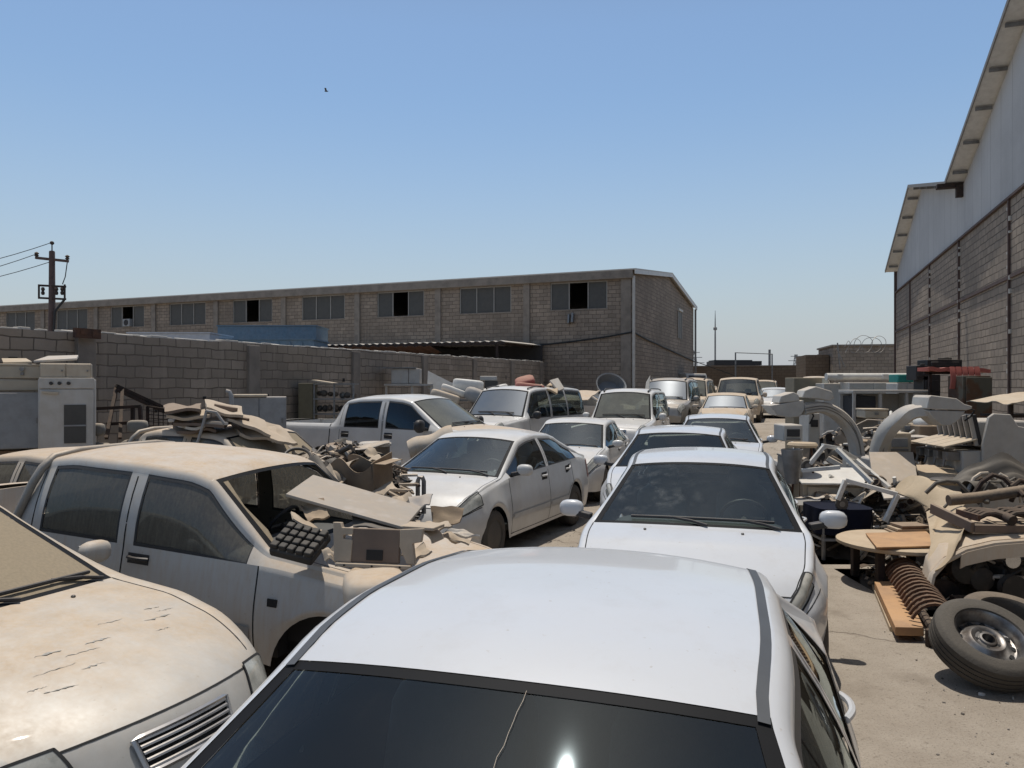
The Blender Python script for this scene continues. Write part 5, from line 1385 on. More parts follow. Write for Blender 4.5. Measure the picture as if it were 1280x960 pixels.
part('carcass', MB().box((0, .3, -.0), (.50, .6, 1.42), (0, 0, -.1)), M('rust_stained_cabinet', (.10, .095, .075), .6, .2, col2=(.085, .04, .022), ns=2.5, nlo=.45, nhi=.55, flat_dust=.12), dc, .01)
part('door', MB().box((0.0, -.02, .0), (.46, .02, 1.36), (0, 0, -.1)), M('rust_stained_door', (.09, .09, .07), .6, .2, col2=(.10, .045, .022), ns=3., nlo=.45, nhi=.55, flat_dust=.12), dc, .006)
rd = [('faded red plastic bench lying across the top of the stack by the hall', (1150+45, 466), (1.1, .35, .12)), ]
rb = thing('plastic_bench', 'faded red plastic bench shells stacked by the hall wall', 'bench', P(1188, 468, 15.0))
part('seat_shell', MB().sheet(lambda u, v: (-.55+1.2*u, -.22+.4*v, .10+.012*math.sin(u*24)*(1-v)-.03*u), 40, 6, .07), m_red, rb)
for k in range(5):
    part('back_shell', MB().sheet(lambda u, v, k=k: (-.16+.1*k+.09*u, -.25-.05*math.sin(v*3)-.03*k, .14-.42*v), 4, 8, .03), m_red, rb)
part('frame', MB().bar((-.52, 0, .03), (.55, 0, .03), .05).bar((-.4, 0, .03), (-.4, 0, -1.2), .05).bar((.4, 0, .03), (.4, 0, -1.2), .05), m_darkrust, rb)
for px, py, w, h, lab in ((1181, 455, .72, .18, 'long black case on top of the red benches'), (1153, 466, .26, .30, 'small black rounded case beside the teal box'), (1165, 482, .35, .45, 'black and red stand under the end of the red benches')):
    single('black_case', MB().box((0, .2, 0), (w, .4, h)).box((0, -.01, 0), (w*.8, .02, h*.5)).bar((-w*.2, 0, h*.5+.02), (w*.2, 0, h*.5+.02), .03), m_black_plastic, lab, 'case', loc=P(px, py, 15.8), bevel=.04)
# --- white lockers, beige cabinet, fluorescent bar, bench row
def boxy(name, label, cat, x0, x1, y0, y1, Y, depth, mat, doors=0, hand=True, to_ground=False, dm=None, group=None, yaw=0., bevel=.012):
    a, b = P(x0, y1, Y), P(x1, y0, Y)
    if to_ground: a.z = gz(a.x, Y)
    w, h = b.x-a.x, b.z-a.z
    t = thing(name, label, cat, ((a.x+b.x)/2, Y+depth/2, a.z), (0, 0, yaw), group)
    part('carcass', MB().box((0, 0, h/2), (w, depth, h)), mat, t, bevel)
    for k in range(doors):
        ww = w/doors
        d = part('door', MB().box((-w/2+ww*(k+.5), -depth/2-.008, h/2), (ww-.02, .018, h-.03)), dm or mat, t, .004)
        if hand: part('handle', MB().bar((-w/2+ww*(k+.85), -depth/2-.03, h*.45), (-w/2+ww*(k+.85), -depth/2-.03, h*.55), .02), m_steel, d)
    return t, w, h
boxy('filing_cabinet', 'olive beige cabinet behind the left C-arm head', 'cabinet', 992, 1028, 472, 498, 19., .6, M('olive_beige_paint', (.20, .185, .14), .6, dust=.5, flat_dust=.2), 1, True, True)
boxy('locker', 'white locker box between the olive cabinet and the twin lockers', 'locker', 1029, 1059, 479, 500, 18.5, .6, m_offwhite, 1, True, True)
boxy('locker', 'pair of white lockers standing below the long white bar', 'locker', 1061, 1122, 478, 497, 18., .6, m_offwhite, 2, True, True)
single('light_bar', MB().tube([(-1.1, 0, 0), (1.0, .1, 0)], .09, 12).box((-.8, -.05, .0), (.12, .1, .12)).box((.3, -.02, .0), (.12, .1, .12)), m_whitepl, 'long white tube lying across the top of the lockers', 'tube', loc=P(1090, 471, 18.4))
boxy('teal_box', 'teal plastic box at the end of the long white tube', 'box', 1122, 1142, 468, 478, 17., .4, m_teal, 1, False)
boxy('plinth_cabinet', 'plain grey cabinet carrying the teal box', 'cabinet', 1121, 1146, 479, 500, 17., .5, m_offwhite, 2, True, True)
bn = thing('work_bench', 'long steel bench with pale worktop in front of the white lockers', 'bench', P(1105, 489, 15.5)); bn.location.z = gz(bn.location.x, 15.5)
hh = P(0, 489, 15.5).z-gz(7.5, 15.5)
part('worktop', MB().box((0, 0, hh), (1.55, .7, .05)), m_offwhite, bn, .006)
for dx in (-.74, -.22, .3, .74): part('leg', MB().box((dx, -.3, hh/2), (.05, .05, hh-.06)), m_greymach, bn)
part('end_panel', MB().box((.62, 0, hh/2), (.36, .6, hh-.08)), m_offwhite, bn, .01)
part('drawer_unit', MB().box((-.48, .05, hh-.32), (.42, .55, .45)), m_dark, bn, .01)
part('lower_shelf', MB().box((0, 0, .5), (1.5, .6, .03)), m_steel, bn)
part('back_sheet', MB().box((0, .33, hh/2), (1.5, .02, hh-.1)), m_greymach, bn)
# far background rubble on the right: machines
spec = [
 ('printer', 'cream printer-like machine with slotted front, left of the sorting machine', 1110, 1140, 541, 566, 11.4, .5, m_cream, 'printer'),
 ('cream_case', 'flat cream case on top of small equipment behind the C-arms', 1084, 1112, 513, 523, 13.8, .5, m_beigemach, 'case'),
 ('monitor', 'small grey monitor with dark screen under the left C-arm', 980, 1004, 531, 552, 10.9, .45, m_greymach, 'monitor'),
 ('grey_unit', 'grey upright unit beneath the left C-arm head', 1012, 1026, 516, 560, 12.4, .5, m_greymach, 'equipment'),
 ('beige_unit', 'beige instrument case standing between the two C-arms', 1076, 1100, 551, 566, 12.6, .5, m_card, 'equipment'),
 ('oscilloscope', 'pale instrument with knobs behind the right curved arm', 1126, 1148, 529, 541, 13., .5, m_beigemach, 'instrument'),
 ('carton', 'brown cardboard carton with white stuffing behind the tub-shaped head', 1152, 1175, 532, 546, 12.6, .5, m_card, 'carton'),
 ('drawer_unit', 'low grey drawer unit behind the cream printer', 1140, 1168, 548, 556, 12.2, .5, m_greymach, 'drawer unit'),
 ('red_box', 'dark red slab stack to the right of the cream printer', 1140, 1170, 556, 566, 11.8, .5, m_browntrim, 'box'),
 ('steel_case', 'battered steel case at the left foot of the bed frames', 984, 1004, 572, 600, 10.2, .4, m_sheetgrey, 'case'),
]
for nm, lab, a, b, c0, c1, Y, dp, mat, cat in spec:
    t, w, h = boxy(nm, lab, cat, a, b, c0, c1, Y, dp, mat, 0, False, False, yaw=R(rng.uniform(-10, 4)), bevel=.02)
    if nm in ('printer', 'monitor', 'oscilloscope'):
        part('screen', MB().box((0, -dp/2-.006, h*.52), (w*.66, .02, h*.45)), m_dark if nm == 'monitor' else m_greybox, t, .005)
        part('control_panel', MB().box((0, -dp/2-.01, h*.14), (w*.7, .02, h*.10)), m_steel, t)
    if nm in ('cream_case', 'drawer_unit', 'red_box', 'steel_case'):
        part('lid', MB().box((0, 0, h+.012), (w*1.04, dp*1.04, .03)), mat, t, .008)
        part('latch', MB().box((0, -dp/2-.015, h*.6), (.06, .03, .05)), m_steel, t)
    if nm == 'carton':
        part('stuffing', MB().sphere((0, 0, h+.03), (w*.45, dp*.4, .14), 12, 8), m_whitepl, t)
    if nm in ('grey_unit', 'beige_unit'):
        part('vent_panel', MB().box((0, -dp/2-.006, h*.7), (w*.6, .02, h*.2)), m_dark, t)
# stool with wooden seat
sl_ = thing('stool', 'round wooden stool top with rusty screw legs in front of the grey monitor', 'stool', P(1003, 556, 10.4))
part('seat', MB().lathe([(.18, -.03), (.20, 0), (.18, .03)], 20), m_board, sl_)
for a in (0, 2.1, 4.2): part('leg', MB().tube([(.12*math.cos(a), .12*math.sin(a), -.03), (.2*math.cos(a), .2*math.sin(a), -1.15)], .015, 6), m_rust, sl_)
dt = P(969, 541, 11.2); spare('dark dusty tyre standing upright behind the white sedan row', (dt.x, dt.y, .34), (R(82), 0, R(-62)), rim=False, tm=m_tyre)
bk = thing('bucket', 'grey tapered bucket bin beside the white sedan', 'bucket', P(990, 575, 9.9)); 
part('shell', MB().lathe([(.08, -.30), (.125, .14), (.135, .14), (.135, .12), (.085, -.28)], 20), m_steel, bk)
# ------------------------------------------------------------------ left side: old stoves and cabinets by the wall
def plinth(name, label, x0, x1, Y, ytop, depth=.7):
    a, b = P(x0, ytop, Y), P(x1, ytop, Y)
    t = thing(name, label, 'stand', ((a.x+b.x)/2, Y+depth/2, 0)); w = b.x-a.x
    part('top', MB().box((0, 0, a.z-.03), (w, depth, .05)), m_oldwood, t, .005)
    for dx in (-w/2+.05, w/2-.05):
        for dy in (-depth/2+.05, depth/2-.05): part('leg', MB().box((dx, dy, (a.z-.06)/2), (.06, .06, a.z-.06)), m_darkrust, t)
    return t
plinth('wooden_stand', 'dark stand carrying the old white oven and its boxes', 40, 117, 11.0, 569)
plinth('wooden_stand', 'dark stand under the grey fridge at the picture edge', -25, 38, 11.0, 563)
ov, w, h = boxy('oven', 'old white oven with dark glass door window and three knobs', 'oven', 40, 102, 474, 568, 10.75, .55, m_offwhite, 0, yaw=R(27))
zz = lambda y: P(0, y, 11.).z-P(0, 568, 11.).z
d = part('door', MB().box((0, -.285, zz(528)), (w-.03, .03, zz(488)-zz(567))), m_offwhite, ov, .01)
part('door_window', MB().box((.10, -.303, zz(531)), (.27, .012, .54)), m_pane, d)
part('window_bar', MB().box((.10, -.311, zz(533)), (.27, .01, .02)), m_greybox, d)
part('handle', MB().bar((-.3, -.32, zz(492)), (-.1, -.32, zz(493)), .03), m_cream, d)
part('control_panel', MB().box((0, -.285, zz(481)), (w-.02, .03, .15)), m_offwhite, ov, .006)
for dx in (-.14, -.04, .07): part('knob', MB().lathe([(.026, 0), (.022, .03), (.001, .03)], 12, (dx-.05, -.30, zz(481)), 'Y'), m_black_plastic, ov)
cb, w, h = boxy('cream_box', 'cream double box standing on top of the old oven', 'box', 44, 100, 454, 473, 10.8, .45, m_cream, 2, True, yaw=R(27))
slab('loose_cover_plate', [P(42, 452, 11.), P(96, 449, 11.), P(98, 445, 11.5), P(60, 446, 11.5)], .03, m_offwhite, 'pale lid lying askew on the cream double box', 'lid')
bx, w, h = boxy('brown_case', 'brownish case with a latch on top of the fridge pile', 'case', -12, 47, 457, 473, 11., .5, m_beigemach, 0, yaw=R(20))
part('latch', MB().lathe([(.03, 0), (.03, .02), (.001, .02)], 12, (.02, -.27, h*.72), 'Y').box((.02, -.265, h*.35), (.04, .02, .04)), m_steel, bx)
part('lid', MB().box((0, 0, h+.012), (w*1.02, .52, .03)), m_beigemach, bx, .008)
slab('cream_offcut', [P(4, 454, 11.05), P(40, 453, 11.05), P(33, 449, 11.4), P(2, 449, 11.4)], .03, m_cream, 'small cream board on the brownish latch case', 'board')
boxy('tan_slab_box', 'tan low box between the latch case and the grey fridge', 'box', -15, 42, 474, 489, 11., .55, m_beigemach, 1, False, yaw=R(27))
boxy('fridge', 'grey fridge with a rounded top at the left picture edge', 'fridge', -18, 40, 490, 562, 10.9, .5, m_greybox, 1, True, bevel=.05, yaw=R(27))
single('tap_fitting', MB().lathe([(.05, -.06), (.06, 0), (.03, .06)], 10, axis='X').tube([(0, 0, 0), (0, -.06, .05)], .02, 6), M('old_brass', (.30, .19, .07), .5, .6), 'old brass fitting stuck on the upper corner of the grey fridge', 'fitting', loc=P(5, 499, 10.93))
# trestle and mesh by the wall
o = P(165, 515, 12.4); tq = thing('trestle', 'rusty steel trestle leaning against the grey wall', 'trestle', o)
for a, b, ya, yb in (((133, 548), (146, 482), 12., 12.7), ((150, 548), (153, 487), 12., 12.7), ((145, 482), (206, 510), 12.6, 13.4), ((146, 487), (206, 515), 12.6, 13.4), ((117, 511), (176, 508), 12.1, 12.2), ((117, 511), (118, 540), 12.1, 12.1), ((166, 509), (166, 535), 12.2, 12.2), ((175, 508), (177, 540), 12.2, 12.2), ((134, 530), (176, 528), 12.2, 12.2)):
    part('bar', MB().bar(P(*a, ya)-o, P(*b, yb)-o, .05), m_darkrust, tq)
o = P(212, 522, 13.); ms = thing('wire_mesh', 'dark wire mesh panel propped beside the rusty trestle', 'mesh', o)
mb = MB()
for k in range(9): mb.bar(P(186+6*k, 508+1.2*k, 13.)-o, P(186+6*k, 545, 13.)-o, .012)
for k in range(8): mb.bar(P(186, 509+4.5*k, 12.98)-o, P(236, 514+4.2*k, 12.98)-o, .012)
part('mesh', mb, m_darkrust, ms); part('mesh_frame', MB().bar(P(184, 508, 13.)-o, P(238, 516, 13.)-o, .03).bar(P(184, 508, 13.)-o, P(184, 545, 13.)-o, .03), m_darkrust, ms)
# loose seats in the far pickup's bed
for px, py, Y, lab in ((118, 537, 11.2, 'loose car seat with grey headrest, nearer the oven'), (172, 533, 11.4, 'loose car seat with grey headrest, beside the far pickup cab')):
    o = P(px, py, Y); t = thing('torn_out_seat', lab, 'car seat', o)
    mb = MB(); rounded_box(mb, (0, 0, 0), (.29, .15, .19), .5); part('headrest', mb, m_seat_grey, t, ang=60)
    part('headrest_post', MB().tube([(-.05, 0, -.05), (-.05, .01, -.24)], .009, 6).tube([(.05, 0, -.05), (.05, .01, -.24)], .009, 6), m_chrome, t)
    mb = MB(); rounded_box(mb, (0, .02, -.50), (.52, .2, .62), .4); part('backrest', mb, m_seat_grey, t, ang=60)
    mb = MB(); rounded_box(mb, (0, -.2, -.85), (.52, .55, .2), .4); part('seat_base', mb, m_seat_grey, t, ang=60)
# grey cabinet, pipe
gc, w, h = boxy('chest_fridge', 'grey twin-door cabinet with cream top behind the heap of door panels', 'cabinet', 286, 351, 496, 556, 12.9, .5, m_greybox, 2, True, yaw=R(16))
part('lid', MB().box((-.15, 0, h+.02), (w*.62, .6, .04)), m_cream, gc, .01)
single('pipe_stub', MB().tube([(0, 0, -.4), (0, 0, .1), (-.03, 0, .16), (-.08, 0, .17)], .035, 10), m_greybox, 'grey bent pipe sticking up by the twin-door cabinet', 'pipe', loc=P(289, 502, 12.5))
# shelves by the wall
o = gpt(412, 18.6); rk = thing('parts_shelf', 'open steel shelf full of dark spare parts behind the crew-cab load bed', 'shelf', o)
zt = P(0, 479, 18.6).z-o.z
part('side_board', MB().box((-.52, 0, zt/2), (.34, .5, zt)), M('olive_side_board', (.16, .14, .09), .8), rk, .01)
for dx in (-.32, .16, .62): part('upright', MB().box((dx, -.2, zt/2), (.04, .04, zt)), m_steel, rk)
for k in range(5): part('shelf_board', MB().box((.16, 0, zt-.02-.36*k), (1.0, .5, .03)), m_steel, rk)
part('cover_board', MB().box((-.1, -.05, zt+.03), (.5, .6, .03), (0, .15, 0)), m_cream, rk)
for k in range(4):
    for q in range(7):
        part('spare_part', MB().sphere((-.25+.14*q, rng.uniform(-.12, .05), zt-.28-.36*k+rng.uniform(-.02, .05)), (rng.uniform(.05, .10), .1, rng.uniform(.05, .10)), 8, 6), rng.choice([m_scrap, m_alu, m_darkrust, m_dashdirt]), rk)
o = gpt(512, 22.5); wb = thing('steel_bench', 'grey box on a bench standing against the wall behind the crew cab', 'bench', o)
zt = P(0, 481, 22.5).z-o.z
part('bench_top', MB().box((0, 0, zt), (1.4, .6, .05)), m_greymach, wb)
for dx in (-.65, .1, .65): part('leg', MB().box((dx, -.2, zt/2), (.06, .06, zt-.05)), m_greymach, wb)
part('box', MB().box((-.25, 0, zt+.25), (.5, .5, .44)).box((.17, 0, zt+.25), (.32, .5, .44)), m_greymach, wb, .015)
part('box_lid', MB().box((-.25, -.02, zt+.49), (.95, .6, .03)), m_steel, wb)
single('leaning_sheet', MB().sheet(lambda u, v: (.9*u, .2*v, -.45*u+.5*v), 2, 2, .02), m_greymach, 'grey sheet slanting down from the wall bench', 'sheet', loc=P(534, 485, 22.3))
# white plastic parts pile behind the crew cab bonnet
def lump(label, px, py, Y, d, rot, mat, k=.32, cat='bumper', nm='plastic_bumper'):
    mb = MB(); rounded_box(mb, (0, 0, 0), d, k, rot=rot); return single(nm, mb, mat, label, cat, loc=P(px, py, Y), ang=60)
lump('white plastic tub on top of the bumper pile', 585, 482, 21.0, (.85, .5, .34), (0, .1, 0), m_whitepl)
lump('white plastic moulding slanting left of the tub', 567, 488, 20.8, (.7, .4, .18), (0, .35, 0), m_whitepl)
lump('white plastic bumper right of the tub', 618, 487, 21.2, (.75, .4, .18), (0, -.25, .2), m_whitepl)
lump('tan rolled cover under the white mouldings', 556, 497, 20.5, (.8, .4, .3), (0, .3, 0), m_tan_dusty, nm='rolled_cover', cat='cover')
lump('grey plastic drum below the white tub', 600, 497, 20.7, (.9, .5, .42), (0, .4, 0), m_greybox, .6, 'drum', 'plastic_drum')
o = gpt(592, 21.); hh = P(0, 500, 21.).z-o.z
bs = thing('steel_rack', 'dark steel rack holding up the white bumper pile', 'rack', o)
for k in range(3): part('shelf', MB().box((0, 0, hh-.5*k), (1.7, .7, .05)), m_steel, bs)
for dx in (-.8, .8): part('upright', MB().box((dx, -.3, hh/2), (.06, .06, hh)), m_darkrust, bs)
boxy('small_box', 'small box with dark stand at the right end of the bumper pile', 'box', 600, 621, 470, 476, 22.3, .4, m_offwhite, 1, False)
boxy('box_stand', 'dark stand carrying the small box beside the bumper pile', 'stand', 606, 622, 476, 500, 22.3, .4, m_dashdirt, 1, False)
# on the white off-roader's roof
ex = Vector(exped.location)
rs = thing('red_cushions', 'faded red seat lying on the roof of the white off-roader', 'seat', P(660, 486, 20.6)+Vector((0, 0, .05)))
mb = MB(); rounded_box(mb, (.05, 0, 0), (.80, .55, .20), .4, rot=(0, .12, 0)); part('cushion', mb, m_pink, rs, ang=60)
mb = MB(); rounded_box(mb, (-.08, .12, .13), (.55, .4, .26), .55, rot=(.5, -.25, 0)); part('backrest', mb, m_pink, rs, ang=60)
slab('cardboard_sheet', [P(664, 490, 20.2), P(696, 490, 20.4), P(700, 480, 21.2), P(676, 481, 21.2)], .05, m_board, 'pale cardboard lying beside the red seat', 'cardboard', warp=.12, seed=3)
slab('folded_sheet', [P(687, 476, 20.8), P(697, 473, 21.), P(705, 486, 20.8), P(698, 489, 20.6)], .05, m_offwhite, 'white folded panel at the rear of the off-roader roof', 'panel')
ds = thing('tub', 'blue-grey plastic tub tilted on its side before the warehouse gable', 'tub', P(763, 484, 27.), (R(50), R(14), 0))
part('shell', MB().lathe([(.30, -.25), (.42, -.2), (.52, .12), (.55, .14), (.50, .12), (.40, -.16), (.001, -.18)], 24), M('blue_grey_plastic', (.16, .18, .20), .6, flat_dust=.2), ds)
slab('torn_flap', [P(806, 490, 24.), P(811, 490, 24.), P(813, 469, 24.2), P(808, 478, 24.2)], .03, m_offwhite, 'pale upright torn flap behind the white estate', 'flap')
lump('tan folded cover piled on the grey off-roader roof', 838, 484, 26.8, (1.2, .8, .2), (0, 0, .2), m_tan_dusty, .7, 'cover', 'folded_cover')
slab('loose_bonnet', [P(690, 503, 23.), P(735, 500, 23.), P(750, 489, 24.5), P(712, 490, 24.5)], .03, m_tan_dusty, 'loose tan bonnet lid propped up between the white off-roaders', 'bonnet', warp=.12, seed=8)

# ------------------------------------------------------------------ door-card pile on the far pickup
pile = [((205, 508), (252, 506), (250, 513), (206, 516), m_browntrim, 'brown padded board topmost at the left of the panel pile'),
 ((207, 514), (262, 513), (262, 521), (208, 522), m_trim, 'beige trim board second from the top at the left of the pile'),
 ((222, 523), (290, 528), (280, 535), (216, 530), m_browntrim, 'brown trim strip in the middle of the panel pile'),
 ((210, 525), (258, 521), (285, 529), (232, 535), m_offwhite, 'pale curved trim sticking out left of the pile'),
 ((216, 534), (262, 530), (270, 538), (222, 541), m_browntrim, 'dark trim board lowest at the left of the pile'),
 ((256, 503), (302, 512), (304, 521), (258, 512), m_trim, 'beige door card with a long dark armrest hole on top of the pile'),
 ((268, 511), (330, 524), (338, 545), (285, 527), m_trim, 'large beige door card sloping over the pickup windscreen'),
 ((285, 526), (345, 536), (354, 553), (300, 542), m_trim, 'beige door card with a brown pocket sliding off the pile'),
 ((322, 527), (350, 533), (372, 556), (340, 552), m_trim, 'beige door card at the lower right end of the pile')]
for q, (a, b, c, d, mt_, lab) in enumerate(pile):
    Y = 9.7+.03*q
    pts = [P(*a, Y+.35), P(*b, Y+.25), P(*c, Y-.25), P(*d, Y-.3)]
    o = slab('door_card', pts, .035, mt_, lab, 'door panel', 'door panels piled on the far pickup', warp=.05, seed=q)
    c_, _ = local(pts)
    if q in (5, 6, 7):
        u, v = [(.55, .4), (.35, .5), (.45, .45)][q-5]
        ctr = pts[0]*(1-u)*(1-v)+pts[1]*u*(1-v)+pts[2]*u*v+pts[3]*(1-u)*v
        e1 = (pts[1]-pts[0]).normalized(); nrm = e1.cross((pts[3]-pts[0]).normalized()).normalized(); nrm = nrm if nrm.z > 0 else -nrm
        Mx = Matrix((e1, nrm.cross(e1), nrm)).transposed()
        mb = MB(); mb.v = []
        for zq in (-.02, .045):
            for k in range(14): a_ = 2*math.pi*k/14; mb.v.append(tuple(ctr-c_+Mx @ Vector((.17*math.cos(a_), .045*math.sin(a_), zq))))
        mb.f = [list(range(14))[::-1], list(range(14, 28))]+[[k, (k+1) % 14, 14+(k+1) % 14, 14+k] for k in range(14)]; mb.mi = [0]*16
        part('armrest_pocket', mb, m_browntrim, o, .008)
single('bent_tube', MB().tube([(0, 0, .18), (-.03, 0, .05), (-.10, 0, -.18), (-.12, 0, -.22)], .018, 7).tube([(0, 0, .18), (.12, 0, .16), (.22, 0, .02)], .018, 7), m_greybox, 'grey bent tube hanging from the panel pile over the far pickup window', 'tube', loc=P(258, 532, 9.3))

# ------------------------------------------------------------------ scrap heaps
mats_s = [m_scrap, m_darkrust, m_alu, m_engine, m_browntrim, m_tan_dusty, m_offwhite, m_whitepl]
def heap(name, label, cx, cy, rx, ry, hf, n, seed, ang=0., bits=(.02, .10), pale=0.):
    r2 = random.Random(seed); mb = MB(); N = 34
    def hgt(x, y):
        d = math.hypot(x/rx, y/ry); e = max(0., 1-d**2.4)
        return e*hf*(.82+.5*noise.noise((x*1.7+seed, y*1.7, 0))+.22*noise.noise((x*6, y*6, seed)))
    for i in range(N+1):
        for j in range(N+1):
            x, y = rx*(2*i/N-1), ry*(2*j/N-1); mb.v.append((x, y, max(hgt(x, y), -.02)))
    for i in range(N):
        for j in range(N):
            a = i*(N+1)+j; mb.f.append([a, a+N+1, a+N+2, a+1]); mb.mi.append(3)
    for q in range(n):
        a = r2.uniform(0, 6.3); d = math.sqrt(r2.uniform(0, .95)); x, y = rx*d*math.cos(a), ry*d*math.sin(a); z = hgt(x, y)
        m_ = r2.choice([0, 0, 0, 1, 3, 2, 2, 3, 4, 5]) if r2.random() > pale else r2.choice([2, 5, 6, 6, 7]); k = r2.random(); s = r2.uniform(*bits)
        if k < .35: mb.box((x, y, z+s*.3), (s*r2.uniform(.7, 2.2), s, s*r2.uniform(.2, .8)), (r2.uniform(-.9, .9), r2.uniform(-.9, .9), r2.uniform(0, 3)), m_)
        elif k < .7:
            dv = Vector((r2.uniform(-1, 1), r2.uniform(-1, 1), r2.uniform(-.3, .5))).normalized()*s*r2.uniform(2, 5); p = Vector((x, y, z+s*.3))
            mb.tube([p-dv*.5, p+Vector((0, 0, s*r2.uniform(0, .8))), p+dv*.5], s*r2.uniform(.08, .22), 6, m_)
        elif k < .85: mb.lathe([(s*.3, 0), (s*.7, .1*s), (s*.7, s*.5), (s*.25, s*.6)], 12, (x, y, z), r2.choice('XYZ'), m_)
        else: mb.sphere((x, y, z+s*.2), (s*.8, s*.6, s*.5), 8, 6, m_)
    o = single(name, mb, mats_s, label, 'scrap', loc=(cx, cy, gz(cx, cy)), rot=(0, 0, ang)); o['kind'] = 'stuff'
    return hgt
hl1 = heap('scrap_heap', 'dark heap of small engine scrap between the dusty pickups and the white sedan', -2.12, 8.25, 1.05, 1.3, 1.12, 800, 5, 0., (.015, .08))
hl7 = heap('scrap_heap', 'dark small engine scrap heaped over the far pickup bonnet', -2.12, 9.3, .9, .72, .36, 520, 61, -.4, (.02, .09)); bpy.data.objects[[o.name for o in COL.objects if o.name.startswith('scrap_heap')][-1]].location.z += .92
hl3 = heap('scrap_heap', 'low heap of small broken trim in front of the dented white sedan', -1.2, 7.15, .75, .5, .98, 150, 9)
hl2 = heap('scrap_heap', 'jumble of small machine scrap around the C-arm machines', 6.3, 13.3, 2.0, 2.3, 1.22, 1100, 11, -.3, (.02, .12), .35)
hl6 = heap('scrap_heap', 'jumble of small parts on the ground behind the C-arm heads', 8.2, 16.6, 1.7, 1.2, 1.1, 420, 17, -.3, (.03, .13), .4)
hl4 = heap('scrap_heap', 'low litter of small scrap under the bed frames and cabinets', 4.65, 9.9, 1.1, 1.1, .70, 520, 21, 0., (.02, .10), .3)
hl5 = heap('scrap_heap', 'thin litter of small scrap around the iron ribs and wrecked car', 4.35, 7.7, .75, .9, .16, 150, 31, bits=(.015, .06))
# scrap pieces one can tell apart: gearboxes, pumps, housings, brackets, hoses, drums
def piece(kind, label, cat, group):
    t = thing(kind, label, cat, (0, 0, -50), group=group)
    if kind == 'gearbox':
        part('casing', MB().lathe([(.15, 0), (.16, .03), (.14, .06), (.11, .16), (.085, .26), (.06, .38), (.05, .40)], 16, axis='X'), m_alu, t)
        part('bell_flange', MB().lathe([(.17, -.01), (.17, .012), (.12, .012)], 16, axis='X'), m_scrap, t)
        part('sump', MB().box((.13, 0, -.12), (.2, .16, .08)), m_scrap, t, .01)
    if kind == 'cylinder_head':
        part('casting', MB().box((0, 0, 0), (.42, .16, .11)), m_alu, t, .015)
        for k in range(4): part('port', MB().lathe([(.028, 0), (.032, .05), (.02, .05)], 10, (-.15+.1*k, -.08, .01), 'Y'), m_darkrust, t)
        part('cover', MB().box((0, 0, .075), (.36, .11, .05)), m_scrap, t, .015)
    if kind == 'starter_motor':
        part('barrel', MB().lathe([(.03, -.12), (.06, -.11), (.062, .1), (.04, .12)], 14, axis='X'), m_darkrust, t)
        part('solenoid', MB().lathe([(.02, -.06), (.032, -.05), (.032, .06), (.02, .07)], 12, (0.02, 0, .085), 'X'), m_scrap, t)
    if kind == 'coil_spring':
        part('coil', MB().tube([(.07*math.cos(a), .07*math.sin(a), .012*a-.2) for a in [k*.42 for k in range(82)]], .011, 6), m_darkrust, t)
    if kind == 'radiator_hose':
        part('hose', MB().tube([(-.28, 0, 0), (-.12, .05, .05), (.02, .0, .07), (.14, -.06, .03), (.24, -.05, -.02)], .026, 9), m_black_plastic, t)
    if kind == 'plastic_cover':
        part('shell', MB().sheet(lambda u, v: (.5*(u-.5), .34*(v-.5), .10*math.sin(u*3.14)*math.sin(v*3.14)+.03*math.sin(u*8)), 12, 10, .006), m_trim, t)
    if kind == 'brake_disc':
        part('disc', MB().lathe([(.03, .03), (.07, .03), (.075, -.01), (.14, -.012), (.14, .012), (.08, .012), (.075, .05), (.03, .05)], 24), m_rust, t)
    if kind == 'bracket':
        part('arm', MB().bar((-.2, 0, 0), (.05, 0, .03), .05, .02).bar((.05, 0, .03), (.18, .1, .10), .05, .02), m_darkrust, t, .004)
    return t
kinds = ['gearbox', 'cylinder_head', 'starter_motor', 'coil_spring', 'radiator_hose', 'plastic_cover', 'brake_disc', 'bracket']
cats = ['gearbox', 'engine part', 'starter motor', 'spring', 'hose', 'plastic cover', 'brake disc', 'bracket']
desc = ['dusty conical gearbox casing', 'dusty four-port cylinder head', 'rusty starter motor', 'rusty coil spring', 'black curved radiator hose', 'bowed beige plastic cover', 'rusty brake disc', 'bent rusty bracket']
areas = [('in the dark heap beside the white sedan', hl1, (-2.05, 8.35), 1.0, 1.2, 0., 7, 41), ('in the scrap around the C-arm machines', hl2, (6.3, 13.2), 1.7, 2.0, -.3, 6, 42), ('in the low litter under the bed frames', hl4, (4.6, 9.9), .85, .85, 0., 3, 43)]
for where, hf, (cx, cy), rx, ry, an, cnt, sd in areas:
    r3 = random.Random(sd)
    for k, kd in enumerate(kinds):
        grp = desc[k].split(' ', 1)[1]+' '+where
        first = None
        for q in range(cnt):
            lab = desc[k]+' '+where
            if first is None: first = piece(kd, lab, cats[k], grp); o = first
            else: o = copy_tree(first)
            a = r3.uniform(0, 6.3); d = math.sqrt(r3.uniform(.02, .95)); x, y = rx*d*math.cos(a), ry*d*math.sin(a)
            p = Matrix.Rotation(an, 3, 'Z') @ Vector((x, y, 0)); s = r3.uniform(.8, 1.2)
            o.location = (cx+p.x, cy+p.y, gz(cx, cy)+hf(x, y)+.07); o.rotation_euler = (r3.uniform(-.7, .7), r3.uniform(-.7, .7), r3.uniform(0, 6.3)); o.scale = (s, s, s)
